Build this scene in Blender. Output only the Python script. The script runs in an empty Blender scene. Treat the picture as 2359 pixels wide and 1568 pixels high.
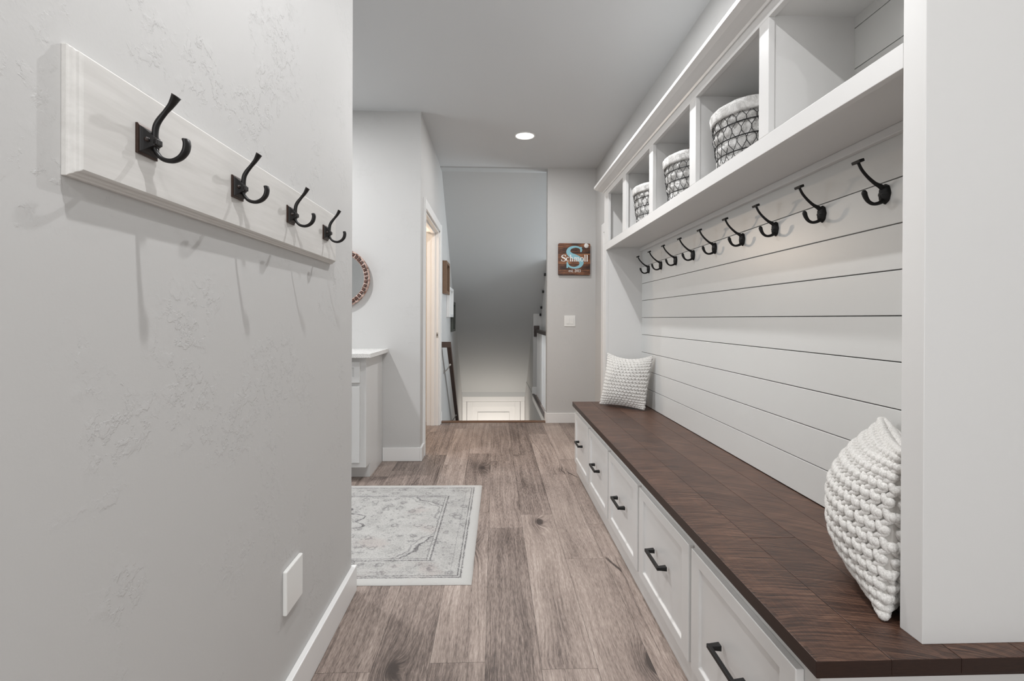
import bpy, bmesh, math, random
from mathutils import Vector, Matrix, noise
random.seed(7)
S = bpy.context.scene
C = S.collection
PI = math.pi

# ------------------------------------------------------------------ camera
CAM_H = 1.134
F_PX, YAW, PITCH, ROLL, SHIFT_PX = 1142.49, 0.0357099, -0.00327127, 0.00380473, -46.62
cd = bpy.data.cameras.new('camera'); cam = bpy.data.objects.new('camera', cd); C.objects.link(cam)
cd.sensor_fit = 'HORIZONTAL'; cd.sensor_width = 36.0; cd.lens = F_PX / 2359 * 36
cd.shift_y = SHIFT_PX / 2359; cd.clip_start = 0.02; cd.clip_end = 60
r = Vector((math.cos(YAW), -math.sin(YAW), 0)); f = Vector((math.sin(YAW), math.cos(YAW), 0)); u = Vector((0, 0, 1))
f, u = math.cos(PITCH) * f + math.sin(PITCH) * u, -math.sin(PITCH) * f + math.cos(PITCH) * u
r, u = math.cos(ROLL) * r + math.sin(ROLL) * u, -math.sin(ROLL) * r + math.cos(ROLL) * u
M = Matrix(((r.x, u.x, -f.x, 0), (r.y, u.y, -f.y, 0), (r.z, u.z, -f.z, CAM_H), (0, 0, 0, 1)))
cam.matrix_world = M
S.camera = cam
# ------------------------------------------------------------------ world, view, lights
S.view_settings.view_transform = 'Standard'; S.view_settings.look = 'None'
S.view_settings.gamma = 1; S.view_settings.use_curve_mapping = False
S.view_settings.exposure = 0.33
w = bpy.data.worlds.new('world'); S.world = w; w.use_nodes = True
w.node_tree.nodes['Background'].inputs[0].default_value = (0.75, 0.85, 1, 1)
w.node_tree.nodes['Background'].inputs[1].default_value = 0.5
try:
    S.cycles.max_bounces = 7; S.cycles.diffuse_bounces = 5; S.cycles.use_fast_gi = False
    S.cycles.sample_clamp_indirect = 6
except Exception: pass

def area(name, loc, rot, size, power, col=(1, 1, 1), size_y=None, disk=False):
    l = bpy.data.lights.new(name, 'AREA'); l.energy = power; l.color = col; l.size = size
    l.shape = 'DISK' if disk else ('RECTANGLE' if size_y else 'SQUARE')
    if size_y: l.size_y = size_y
    o = bpy.data.objects.new(name, l); C.objects.link(o); o.location = loc; o.rotation_euler = rot
    return o
NEU = (0.99, 0.992, 1.0); COOL = (0.86, 0.94, 1.0); WARM = (1.0, 0.80, 0.62)
DOWNLIGHTS = [(0.268, 4.45, 11, NEU), (0.275, 2.45, 17, NEU), (-0.11, 0.70, 15, NEU), (0.35, -0.9, 10, NEU)]
for (x, y, p, c) in DOWNLIGHTS:
    area('downlight_lamp', (x, y, 2.766), (0, 0, 0), 0.04, p, c, disk=True)
area('laundry_lamp', (-1.7, 3.0, 2.76), (0, 0, 0), 0.12, 26, NEU, disk=True)
area('rear_fill', (0.2, -2.42, 1.35), (-PI / 2, 0, PI), 1.5, 29, (0.97, 0.985, 1.0), 2.2)          # added soft fill light, unseen behind the camera
area('laundry_cool_fill', (-3.15, 3.0, 1.5), (0, -PI / 2, 0), 1.2, 14, COOL, 1.0)  # added cool fill for the side room, unseen, no window modelled
area('hall_daylight', (2.45, 6.4, 1.35), (0, PI / 2, 0), 1.7, 50, COOL, 1.6)
area('bath_vanity_lamp', (-0.98, 5.25, 1.93), (-PI / 2, 0, 0), 0.09, 9.0, WARM, 0.05)
area('bath_ceiling_lamp', (-1.5, 4.75, 2.4), (0, 0, 0), 0.3, 12, WARM)
area('basement_lamp', (0, 8.05, -1.3), (math.radians(100), 0, 0), 0.9, 11, (1, 0.92, 0.83), 0.9)
area('soffit_fill', (0, 7.7, -1.9), (PI, 0, 0), 0.9, 1.5, (1, 0.90, 0.80))  # added unseen fill that lifts the lower stair soffit, no fixture

# ------------------------------------------------------------------ materials
def mat(name, col=(0.8, 0.8, 0.8), rough=0.5, metal=0.0, spec=None):
    m = bpy.data.materials.new(name); m.use_nodes = True
    b = m.node_tree.nodes['Principled BSDF']
    b.inputs['Base Color'].default_value = (*col, 1); b.inputs['Roughness'].default_value = rough
    b.inputs['Metallic'].default_value = metal
    if spec is not None: b.inputs['Specular IOR Level'].default_value = spec
    return m
class NT:
    def __init__(s, m):
        s.m = m; s.t = m.node_tree; s.b = s.t.nodes['Principled BSDF']
    def n(s, typ, **k):
        nd = s.t.nodes.new(typ)
        for a, v in k.items(): setattr(nd, a, v)
        return nd
    def l(s, a, b): s.t.links.new(a, b)
    def put(s, sock, v):
        if isinstance(v, bpy.types.NodeSocket): s.l(v, sock)
        else: sock.default_value = v
    def math(s, op, a, b=0.0, c=0.0, clamp=False):
        nd = s.n('ShaderNodeMath', operation=op); nd.use_clamp = clamp
        s.put(nd.inputs[0], a); s.put(nd.inputs[1], b)
        if len(nd.inputs) > 2: s.put(nd.inputs[2], c)
        return nd.outputs[0]
    def coord(s, kind='Object'): return s.n('ShaderNodeTexCoord').outputs[kind]
    def scale(s, v, sc, loc=(0, 0, 0), rot=(0, 0, 0)):
        nd = s.n('ShaderNodeMapping'); s.put(nd.inputs['Vector'], v)
        nd.inputs['Scale'].default_value = sc; nd.inputs['Location'].default_value = loc; nd.inputs['Rotation'].default_value = rot
        return nd.outputs[0]
    def noise(s, v, sc, det=4, rough=0.5, dist=0.0):
        nd = s.n('ShaderNodeTexNoise'); s.put(nd.inputs['Vector'], v); nd.inputs['Scale'].default_value = sc
        nd.inputs['Detail'].default_value = det; nd.inputs['Roughness'].default_value = rough; nd.inputs['Distortion'].default_value = dist
        return nd.outputs['Fac']
    def vor(s, v, sc, feature='F1', rnd=1.0, out='Distance'):
        nd = s.n('ShaderNodeTexVoronoi', feature=feature); s.put(nd.inputs['Vector'], v); nd.inputs['Scale'].default_value = sc
        nd.inputs['Randomness'].default_value = rnd
        return nd.outputs[out]
    def ss(s, v, a, b, lo=0.0, hi=1.0):
        nd = s.n('ShaderNodeMapRange', interpolation_type='SMOOTHSTEP'); s.put(nd.inputs[0], v)
        nd.inputs[1].default_value = a; nd.inputs[2].default_value = b; nd.inputs[3].default_value = lo; nd.inputs[4].default_value = hi
        return nd.outputs[0]
    def mix(s, fac, a, b, mode='MIX'):
        nd = s.n('ShaderNodeMix', data_type='RGBA', blend_type=mode); s.put(nd.inputs[0], fac)
        s.put(nd.inputs[6], a if isinstance(a, bpy.types.NodeSocket) else (*a, 1)); s.put(nd.inputs[7], b if isinstance(b, bpy.types.NodeSocket) else (*b, 1))
        return nd.outputs[2]
    def ramp(s, fac, stops):
        nd = s.n('ShaderNodeValToRGB'); s.put(nd.inputs[0], fac); cr = nd.color_ramp
        while len(cr.elements) > 1: cr.elements.remove(cr.elements[-1])
        cr.elements[0].position = stops[0][0]; cr.elements[0].color = (*stops[0][1], 1)
        for p, c in stops[1:]:
            e = cr.elements.new(p); e.color = (*c, 1)
        return nd.outputs[0]
    def bump(s, h, dist=0.01, strength=1.0, normal=None):
        nd = s.n('ShaderNodeBump'); s.put(nd.inputs['Height'], h); nd.inputs['Distance'].default_value = dist
        nd.inputs['Strength'].default_value = strength
        if normal: s.l(normal, nd.inputs['Normal'])
        s.l(nd.outputs[0], s.b.inputs['Normal']); return nd.outputs[0]
    def xyz(s, v):
        nd = s.n('ShaderNodeSeparateXYZ'); s.put(nd.inputs[0], v); return nd.outputs
    def comb(s, x, y, z):
        nd = s.n('ShaderNodeCombineXYZ'); s.put(nd.inputs[0], x); s.put(nd.inputs[1], y); s.put(nd.inputs[2], z); return nd.outputs[0]

def plaster(name, col, knock=1.0, ns=9.0):
    m = mat(name, col, 0.62); t = NT(m); v = t.coord()
    vd = t.scale(v, (1, 1, 1), rot=(0.5, 0.3, 0.2))
    n1 = t.noise(vd, ns * 3.2, 7, 0.66, 0.1)
    plate = t.ss(n1, 0.49, 0.57)
    msk = t.ss(t.noise(v, 4.6, 4, 0.6), 0.49, 0.64)
    ridge = t.noise(t.scale(vd, (1, 0.35, 1)), 60, 6, 0.7)
    skip = t.math('MULTIPLY', t.math('MULTIPLY', plate, msk), t.math('ADD', 0.6, t.math('MULTIPLY', ridge, 0.9)))
    peel = t.math('MULTIPLY', t.noise(v, 190, 3, 0.5), 0.16)
    trowel = t.math('MULTIPLY', t.noise(t.scale(v, (1, 1, 0.3), rot=(0.7, 0, 0)), 28, 4, 0.6), 0.30)
    h = t.math('ADD', t.math('ADD', t.math('MULTIPLY', skip, knock), peel), trowel)
    t.bump(h, 0.0016, 0.42)
    return m
M_WALL = plaster('wall_paint', (0.545, 0.540, 0.530))
M_CEIL = plaster('ceiling_paint', (0.60, 0.61, 0.615), 0.25, 16)
M_SOFF = plaster('soffit_paint', (0.50, 0.51, 0.51), 0.2, 16)
M_TRIM = mat('white_trim_paint', (0.80, 0.795, 0.785), 0.35)
M_CAB = mat('cabinet_paint', (0.66, 0.655, 0.645), 0.38)
t = NT(M_CAB); t.bump(t.noise(t.coord(), 240, 2, 0.5), 0.0004, 0.15)
M_SHIP = mat('shiplap_paint', (0.63, 0.63, 0.615), 0.33)
t = NT(M_SHIP); t.bump(t.noise(t.scale(t.coord(), (1, 0.12, 1)), 90, 3, 0.5), 0.0006, 0.2)
M_BLACK = mat('matte_black_metal', (0.007, 0.0065, 0.0065), 0.46, 0.0, spec=0.32)
M_ORB = mat('oil_rubbed_bronze', (0.010, 0.009, 0.009), 0.38, 0.1, spec=0.4)
t = NT(M_ORB)
geo = t.n('ShaderNodeNewGeometry')
edge = t.ss(geo.outputs['Pointiness'], 0.56, 0.66)
t.l(t.mix(edge, (0.010, 0.009, 0.009), (0.040, 0.024, 0.018)), t.b.inputs['Base Color'])
M_BRONZEEDGE = mat('worn_bronze_edge', (0.05, 0.030, 0.023), 0.35, 0.6)
M_PLASTIC = mat('white_plastic', (0.78, 0.78, 0.76), 0.3)
M_DARKGAP = mat('dark_gap', (0.03, 0.028, 0.025), 0.8)
M_NICKEL = mat('nickel', (0.5, 0.48, 0.46), 0.3, 1.0)

def board_white():
    m = mat('whitewashed_board', (0.62, 0.60, 0.575), 0.5); t = NT(m); v = t.scale(t.coord(), (1, 0.08, 1))
    n = t.noise(v, 60, 5, 0.6)
    t.l(t.mix(t.ss(n, 0.3, 0.7), (0.60, 0.585, 0.56), (0.67, 0.655, 0.63)), t.b.inputs['Base Color'])
    t.bump(n, 0.001, 0.25); return m
M_BOARD = board_white()

def floor_mat():
    m = mat('vinyl_plank', (0.3, 0.25, 0.22), 0.42); t = NT(m); v = t.coord()
    at = t.n('ShaderNodeAttribute', attribute_name='plank'); pr = t.xyz(at.outputs['Color'])
    X, Y, Z = t.xyz(v)
    off = t.math('MULTIPLY', pr[0], 37.0)
    Yo = t.math('ADD', Y, off)
    # knots: sparse voronoi cells stretched along the plank
    kv = t.comb(t.math('MULTIPLY', X, 3.4), t.math('ADD', t.math('MULTIPLY', Y, 1.5), off), off)
    kd = t.vor(kv, 1.0)
    kcol = t.xyz(t.vor(kv, 1.0, out='Color'))
    on = t.math('GREATER_THAN', kcol[0], 0.42)
    pull = t.math('MULTIPLY', on, t.math('POWER', 2.718, t.math('MULTIPLY', kd, -9.0)))
    # grain coordinate bent round the knots
    wob = t.noise(t.comb(t.math('MULTIPLY', X, 5.0), t.math('MULTIPLY', Yo, 1.1), off), 1.0, 2, 0.5)
    gx = t.math('ADD', t.math('ADD', X, t.math('MULTIPLY', wob, 0.06)), t.math('MULTIPLY', pull, 0.10))
    bands = t.noise(t.comb(t.math('MULTIPLY', gx, 34.0), t.math('MULTIPLY', Yo, 0.9), off), 1.0, 3, 0.6)
    fine = t.noise(t.comb(t.math('MULTIPLY', gx, 300.0), t.math('MULTIPLY', Yo, 26.0), off), 1.0, 5, 0.72)
    rings = t.math('SINE', t.math('MULTIPLY', gx, 420.0))
    ringm = t.math('MULTIPLY', t.math('ADD', t.math('MULTIPLY', rings, 0.5), 0.5), t.ss(t.math('ADD', wob, pull), 0.50, 0.75))
    streak = t.noise(t.comb(t.math('MULTIPLY', gx, 90.0), t.math('MULTIPLY', Yo, 2.4), off), 1.0, 5, 0.7)
    blot = t.noise(t.comb(t.math('MULTIPLY', X, 7.0), t.math('MULTIPLY', Yo, 2.2), off), 1.0, 3, 0.6)
    tone = t.math('ADD', t.math('MULTIPLY', bands, 0.24), t.math('MULTIPLY', fine, 0.56))
    tone = t.math('ADD', tone, t.math('MULTIPLY', streak, 0.26))
    tone = t.math('ADD', tone, t.math('MULTIPLY', blot, 0.24))
    tone = t.math('SUBTRACT', tone, t.math('MULTIPLY', ringm, 0.07))
    tone = t.math('SUBTRACT', tone, t.math('MULTIPLY', t.math('MULTIPLY', on, t.ss(t.math('ADD', kd, t.math('MULTIPLY', fine, 0.05)), 0.125, 0.03)), 0.34))
    tone = t.math('SUBTRACT', tone, t.math('MULTIPLY', pull, 0.13))
    # long drying cracks
    ck = t.vor(t.comb(t.math('MULTIPLY', gx, 9.0), t.math('MULTIPLY', Yo, 0.35), off), 1.0, 'DISTANCE_TO_EDGE')
    crack = t.math('MULTIPLY', t.ss(ck, 0.007, 0.0), t.ss(t.noise(t.comb(t.math('MULTIPLY', X, 6.0), t.math('MULTIPLY', Yo, 1.6), off), 1.0, 1), 0.56, 0.64))
    tone = t.math('SUBTRACT', tone, t.math('MULTIPLY', crack, 0.28))
    tone = t.math('ADD', tone, t.math('MULTIPLY', t.math('SUBTRACT', pr[1], 0.5), 0.12))
    tone = t.math('MULTIPLY_ADD', tone, 1.75, -0.465)
    col = t.ramp(tone, [(0.30, (0.055, 0.040, 0.034)), (0.50, (0.145, 0.110, 0.094)), (0.63, (0.255, 0.200, 0.172)), (0.80, (0.375, 0.302, 0.262)), (1.0, (0.52, 0.44, 0.39))])
    t.l(col, t.b.inputs['Base Color'])
    t.l(t.math('ADD', 0.36, t.math('MULTIPLY', fine, 0.2)), t.b.inputs['Roughness'])
    t.bump(t.math('SUBTRACT', t.math('ADD', fine, streak), t.math('MULTIPLY', crack, 1.5)), 0.0012, 0.35)
    return m
M_FLOOR = floor_mat()

def stained_mat():
    m = mat('rough_sawn_walnut_stain', (0.06, 0.03, 0.02), 0.34); t = NT(m); v = t.coord(); X, Y, Z = t.xyz(v)
    bi = t.math('FLOOR', t.math('DIVIDE', t.math('SUBTRACT', X, 0.592), 0.131))
    rnd = t.n('ShaderNodeTexWhiteNoise', noise_dimensions='1D'); t.put(rnd.inputs['W'], bi)
    rv = rnd.outputs['Value']
    n0 = t.noise(v, 5, 2)
    arc = t.math('ADD', Y, t.math('MULTIPLY', t.math('POWER', t.math('SUBTRACT', X, 0.62), 2.0), 1.1))
    arc = t.math('ADD', arc, t.math('MULTIPLY', n0, 0.06))
    saw = t.noise(t.comb(t.math('MULTIPLY', arc, 230.0), t.math('MULTIPLY', X, 6.0), rv), 1.0, 3, 0.6)
    saw2 = t.noise(t.comb(t.math('MULTIPLY', t.math('SUBTRACT', Y, t.math('MULTIPLY', X, 0.35)), 95.0), t.math('MULTIPLY', X, 4.0), rv), 1.0, 2, 0.6)
    fib = t.noise(t.comb(t.math('MULTIPLY', X, 420.0), t.math('MULTIPLY', Y, 14.0), rv), 1.0, 3, 0.6)
    blot = t.noise(v, 7.5, 4, 0.6)
    tone = t.math('ADD', t.math('MULTIPLY', saw, 0.66), t.math('MULTIPLY', fib, 0.26))
    tone = t.math('ADD', tone, t.math('MULTIPLY', saw2, 0.16)); tone = t.math('ADD', tone, t.math('MULTIPLY', blot, 0.20))
    tone = t.math('ADD', tone, t.math('MULTIPLY', t.math('SUBTRACT', rv, 0.5), 0.06))
    col = t.ramp(tone, [(0.44, (0.012, 0.006, 0.0045)), (0.58, (0.048, 0.022, 0.014)), (0.70, (0.105, 0.052, 0.033)), (0.86, (0.20, 0.11, 0.073))])
    t.l(col, t.b.inputs['Base Color'])
    t.l(t.math('ADD', 0.30, t.math('MULTIPLY', fib, 0.22)), t.b.inputs['Roughness'])
    t.bump(t.math('ADD', saw, t.math('MULTIPLY', fib, 0.5)), 0.0012, 0.5)
    return m
M_STAIN = stained_mat()
M_STAINEDGE = mat('dark_stained_edge', (0.022, 0.010, 0.007), 0.42, spec=0.3)
t = NT(M_STAINEDGE); n = t.noise(t.scale(t.coord(), (1, 0.2, 8)), 60, 4, 0.6)
t.l(t.mix(n, (0.014, 0.007, 0.005), (0.040, 0.019, 0.013)), t.b.inputs['Base Color'])

def wool(name, c0, c1):
    m = mat(name, c1, 0.9, spec=0.15); t = NT(m); v = t.coord()
    n = t.noise(v, 300, 3, 0.6)
    t.l(t.mix(t.ss(n, 0.3, 0.7), c0, c1), t.b.inputs['Base Color'])
    t.b.inputs['Sheen Weight'].default_value = 0.25
    t.bump(n, 0.0008, 0.4); return m
M_WOOL = wool('chunky_yarn', (0.54, 0.525, 0.50), (0.74, 0.725, 0.70))
M_WOOLB = mat('pillow_gap_shade', (0.46, 0.44, 0.415), 0.9)  # darker than the yarn, paints shade into the gaps between stitches

def fabric():
    m = mat('linen_liner', (0.62, 0.60, 0.57), 0.85, spec=0.1); t = NT(m); v = t.coord()
    n = t.noise(t.scale(v, (1, 1, 0.6)), 26, 5, 0.65, 0.8); f2 = t.noise(v, 500, 2)
    t.l(t.mix(t.ss(n, 0.35, 0.65), (0.52, 0.51, 0.495), (0.78, 0.77, 0.755)), t.b.inputs['Base Color'])  # hollows of the folds darkened in the colour, painted crease shade
    t.bump(t.math('ADD', n, t.math('MULTIPLY', f2, 0.1)), 0.018, 0.9); return m
M_LINEN = fabric()

def rug_mat(W, D):
    m = mat('woven_rug', (0.6, 0.58, 0.56), 0.95, spec=0.05); t = NT(m); v = t.coord(); X, Y, Z = t.xyz(v)
    du = t.math('MINIMUM', t.math('MULTIPLY', X, -1.0), t.math('ADD', X, W))
    dv = t.math('MINIMUM', Y, t.math('SUBTRACT', D, Y))
    jit = t.math('MULTIPLY', t.math('SUBTRACT', t.noise(v, 90, 2), 0.5), 0.010)
    d = t.math('ADD', t.math('MINIMUM', du, dv), jit)
    def line(dd, c, wd):
        return t.ss(t.math('ABSOLUTE', t.math('SUBTRACT', dd, c)), wd, wd * 0.35)
    speck = t.noise(t.scale(v, (1, 1.2, 1)), 120, 5, 0.75)
    wear = t.noise(v, 11, 4, 0.6)
    ln = t.math('MAXIMUM', line(d, 0.052, 0.0045), line(d, 0.066, 0.004))
    ln = t.math('MAXIMUM', ln, line(d, 0.205, 0.006)); ln = t.math('MAXIMUM', ln, t.math('MULTIPLY', line(d, 0.222, 0.005), 0.7))
    ln = t.math('MAXIMUM', ln, t.math('MULTIPLY', line(d, 0.10, 0.003), 0.4))
    # floral scatter
    fv = t.vor(t.scale(v, (1, 1, 0)), 13.0); petals = t.ss(t.math('ABSOLUTE', t.math('SUBTRACT', t.math('ADD', fv, t.math('MULTIPLY', t.noise(v, 38, 4, 0.7), 0.75)), 0.62)), 0.09, 0.02)
    fv2 = t.vor(t.scale(v, (1, 1, 0), (3.3, 1.7, 0)), 30.0); buds = t.ss(t.math('ADD', fv2, t.math('MULTIPLY', t.noise(v, 80, 2), 0.3)), 0.40, 0.30)
    # scalloped medallion and corner brackets
    cx = t.math('ADD', X, 0.98); cy = t.math('SUBTRACT', Y, D / 2)
    ang = t.math('ARCTAN2', cy, t.math('MULTIPLY', cx, 0.75))
    rad = t.math('SQRT', t.math('ADD', t.math('POWER', t.math('MULTIPLY', cx, 0.75), 2.0), t.math('POWER', cy, 2.0)))
    rad = t.math('ADD', rad, t.math('MULTIPLY', t.math('SINE', t.math('MULTIPLY', ang, 12.0)), 0.022))
    rad = t.math('ADD', rad, t.math('MULTIPLY', t.math('SUBTRACT', t.noise(v, 14, 2), 0.5), 0.06))
    med = t.math('MAXIMUM', line(rad, 0.60, 0.008), t.math('MULTIPLY', line(rad, 0.575, 0.006), 0.6))
    med = t.math('MAXIMUM', med, line(rad, 0.25, 0.009)); med = t.math('MAXIMUM', med, t.math('MULTIPLY', line(rad, 0.11, 0.007), 0.8))
    inner = t.math('GREATER_THAN', d, 0.225)
    pat = t.math('MAXIMUM', ln, t.math('MULTIPLY', inner, med))
    deco = t.math('MULTIPLY', t.math('MAXIMUM', t.math('MULTIPLY', petals, 0.6), t.math('MULTIPLY', buds, 0.45)), t.math('GREATER_THAN', d, 0.075))
    pat = t.math('MAXIMUM', pat, deco)
    pat = t.math('MULTIPLY', pat, t.ss(t.math('ADD', speck, t.math('MULTIPLY', wear, 0.5)), 0.52, 0.80))
    band = t.math('MULTIPLY', t.math('GREATER_THAN', d, 0.045), t.ss(t.math('ADD', t.math('MULTIPLY', speck, 0.95), t.math('MULTIPLY', wear, 0.45)), 0.60, 0.90, 0.0, 0.62))
    guard = t.math('MULTIPLY', t.math('MULTIPLY', t.math('GREATER_THAN', d, 0.066), t.math('LESS_THAN', d, 0.205)), 0.10)
    corner = t.math('MULTIPLY', t.math('GREATER_THAN', rad, 0.60), t.math('MULTIPLY', inner, 0.12))
    base = t.mix(t.math('ADD', t.math('ADD', band, guard), corner), (0.53, 0.52, 0.50), (0.22, 0.21, 0.205))
    pink = t.math('MULTIPLY', t.ss(t.noise(v, 4.5, 3), 0.56, 0.68), 0.35)
    base = t.mix(pink, base, (0.45, 0.375, 0.35))
    col = t.mix(pat, base, (0.155, 0.148, 0.15))
    t.l(col, t.b.inputs['Base Color'])
    t.bump(t.noise(v, 420, 2), 0.003, 0.6)
    return m

def sign_wood():
    m = mat('torched_sign_boards', (0.2, 0.08, 0.04), 0.35); t = NT(m); v = t.coord(); X, Y, Z = t.xyz(v)
    bi = t.math('FLOOR', t.math('DIVIDE', Z, 0.0585))
    rn = t.n('ShaderNodeTexWhiteNoise', noise_dimensions='1D'); t.put(rn.inputs['W'], bi); rv = rn.outputs['Value']
    n = t.noise(t.comb(t.math('MULTIPLY', X, 9.0), t.math('MULTIPLY', Z, 60.0), t.math('MULTIPLY', rv, 9.0)), 1.0, 5, 0.65, 0.6)
    b = t.noise(t.comb(t.math('MULTIPLY', X, 8.0), t.math('MULTIPLY', Z, 8.0), t.math('MULTIPLY', rv, 5.0)), 1.0, 3)
    tone = t.math('ADD', t.math('MULTIPLY', n, 0.62), t.math('ADD', t.math('MULTIPLY', b, 0.42), t.math('MULTIPLY', rv, 0.12)))
    fr = t.math('FRACT', t.math('DIVIDE', Z, 0.0585))
    gap = t.math('LESS_THAN', fr, 0.05)
    col = t.ramp(tone, [(0.38, (0.010, 0.004, 0.003)), (0.52, (0.065, 0.022, 0.010)), (0.64, (0.20, 0.075, 0.030)), (0.78, (0.42, 0.18, 0.075))])
    t.l(t.mix(gap, col, (0.008, 0.003, 0.002)), t.b.inputs['Base Color']); t.bump(n, 0.001, 0.4)
    return m
M_SIGN = sign_wood()
M_BLUE = mat('pale_blue_paint', (0.25, 0.50, 0.58), 0.5)
M_WPAINT = mat('white_letter_paint', (0.85, 0.84, 0.82), 0.5)
M_COPPER = mat('weathered_copper', (0.55, 0.34, 0.28), 0.45, 0.35)
t = NT(M_COPPER); n = t.noise(t.coord(), 45, 4, 0.65)
t.l(t.mix(t.ss(n, 0.35, 0.65), (0.20, 0.095, 0.065), (0.74, 0.56, 0.49)), t.b.inputs['Base Color'])
M_MIRROR = mat('mirror_glass', (0.9, 0.92, 0.92), 0.02, 1.0)
M_QUARTZ = mat('quartz', (0.75, 0.74, 0.72), 0.2)
t = NT(M_QUARTZ); n = t.noise(t.coord(), 160, 3, 0.7)
t.l(t.mix(t.ss(n, 0.52, 0.62), (0.80, 0.79, 0.77), (0.50, 0.49, 0.47)), t.b.inputs['Base Color'])
M_EMIT = mat('lit_lens', (1, 1, 1), 0.5); M_EMIT.node_tree.nodes['Principled BSDF'].inputs['Emission Color'].default_value = (1, 0.98, 0.95, 1)
M_EMIT.node_tree.nodes['Principled BSDF'].inputs['Emission Strength'].default_value = 5.0
def wood(name, c0, c1, sc=(1, 1, 12)):
    m = mat(name, c0, 0.4); t = NT(m); n = t.noise(t.scale(t.coord(), sc), 30, 4, 0.6)
    t.l(t.mix(n, c0, c1), t.b.inputs['Base Color']); return m
M_OAK = wood('stained_oak', (0.10, 0.045, 0.02), (0.22, 0.11, 0.055))
M_RAIL = wood('dark_rail_wood', (0.020, 0.013, 0.011), (0.06, 0.035, 0.025))
M_RAILC = wood('handrail_brown', (0.030, 0.017, 0.013), (0.085, 0.042, 0.026))
M_FRAMEWOOD = wood('frame_wood', (0.11, 0.06, 0.03), (0.24, 0.14, 0.08))
M_DKGREEN = wood('dark_frame', (0.03, 0.035, 0.03), (0.07, 0.075, 0.06))
M_CARPET = mat('grey_carpet', (0.20, 0.20, 0.21), 0.95); t = NT(M_CARPET); t.bump(t.noise(t.coord(), 300, 2), 0.003, 0.6)
M_BROWN = mat('dark_brown_leather', (0.035, 0.014, 0.010), 0.5)
M_GLASS = mat('window_glass', (1, 1, 1), 0.02)
M_GLASS.node_tree.nodes['Principled BSDF'].inputs['Transmission Weight'].default_value = 1.0

# ------------------------------------------------------------------ mesh helpers
def BM(): return bmesh.new()
def box(bm, x0, x1, y0, y1, z0, z1, mi=0):
    vs = [bm.verts.new(p) for p in ((x0, y0, z0), (x1, y0, z0), (x1, y1, z0), (x0, y1, z0), (x0, y0, z1), (x1, y0, z1), (x1, y1, z1), (x0, y1, z1))]
    for q in ((0, 3, 2, 1), (4, 5, 6, 7), (0, 1, 5, 4), (1, 2, 6, 5), (2, 3, 7, 6), (3, 0, 4, 7)):
        fc = bm.faces.new([vs[i] for i in q]); fc.material_index = mi
    return vs
def quad(bm, pts, mi=0):
    fc = bm.faces.new([bm.verts.new(p) for p in pts]); fc.material_index = mi; return fc
def prism(bm, poly, axis, a, b, mi=0):
    """poly: 2-D outline; extruded along axis from a to b. axis 'x': (y,z), 'y': (x,z), 'z': (x,y)"""
    def p3(p, t): return {'x': (t, p[0], p[1]), 'y': (p[0], t, p[1]), 'z': (p[0], p[1], t)}[axis]
    A = [bm.verts.new(p3(p, a)) for p in poly]; B = [bm.verts.new(p3(p, b)) for p in poly]
    n = len(poly)
    bm.faces.new(A).material_index = mi; bm.faces.new(B[::-1]).material_index = mi
    for i in range(n): bm.faces.new((A[i], B[i], B[(i + 1) % n], A[(i + 1) % n])).material_index = mi
def tube(bm, pts, rad, seg=8, cap=True, flat=None, mi=0):
    """swept tube; rad float or list; flat=(a,b) per-ring scale of the two cross axes (list or tuple)"""
    pts = [Vector(p) for p in pts]; n = len(pts)
    rads = rad if isinstance(rad, (list, tuple)) else [rad] * n
    up = None; rings = []
    for i, p in enumerate(pts):
        d = (pts[min(i + 1, n - 1)] - pts[max(i - 1, 0)]).normalized()
        if up is None:
            up = Vector((0, 1, 0)) if abs(d.y) < 0.9 else Vector((0, 0, 1))
        s = d.cross(up).normalized(); uu = s.cross(d).normalized(); up = uu
        fa, fb = (1, 1) if flat is None else (flat[i] if isinstance(flat, list) else flat)
        rings.append([bm.verts.new(p + s * (math.cos(2 * PI * k / seg) * rads[i] * fa) + uu * (math.sin(2 * PI * k / seg) * rads[i] * fb)) for k in range(seg)])
    for i in range(n - 1):
        for k in range(seg):
            fc = bm.faces.new((rings[i][k], rings[i][(k + 1) % seg], rings[i + 1][(k + 1) % seg], rings[i + 1][k])); fc.smooth = True; fc.material_index = mi
    if cap: bm.faces.new(rings[0][::-1]).material_index = mi; bm.faces.new(rings[-1]).material_index = mi
def smooth_path(P, n=8):
    P = [Vector(p) for p in P]; out = []
    for i in range(len(P) - 1):
        p0, p1, p2, p3 = P[max(i - 1, 0)], P[i], P[i + 1], P[min(i + 2, len(P) - 1)]
        for k in range(n):
            t = k / n
            out.append(0.5 * ((2 * p1) + (p2 - p0) * t + (2 * p0 - 5 * p1 + 4 * p2 - p3) * t * t + (3 * p1 - p0 - 3 * p2 + p3) * t ** 3))
    out.append(P[-1]); return out
def lerp_list(L, m):
    out = []
    for i in range(m):
        x = i / (m - 1) * (len(L) - 1); k = min(int(x), len(L) - 2); out.append(L[k] + (L[k + 1] - L[k]) * (x - k))
    return out
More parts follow.
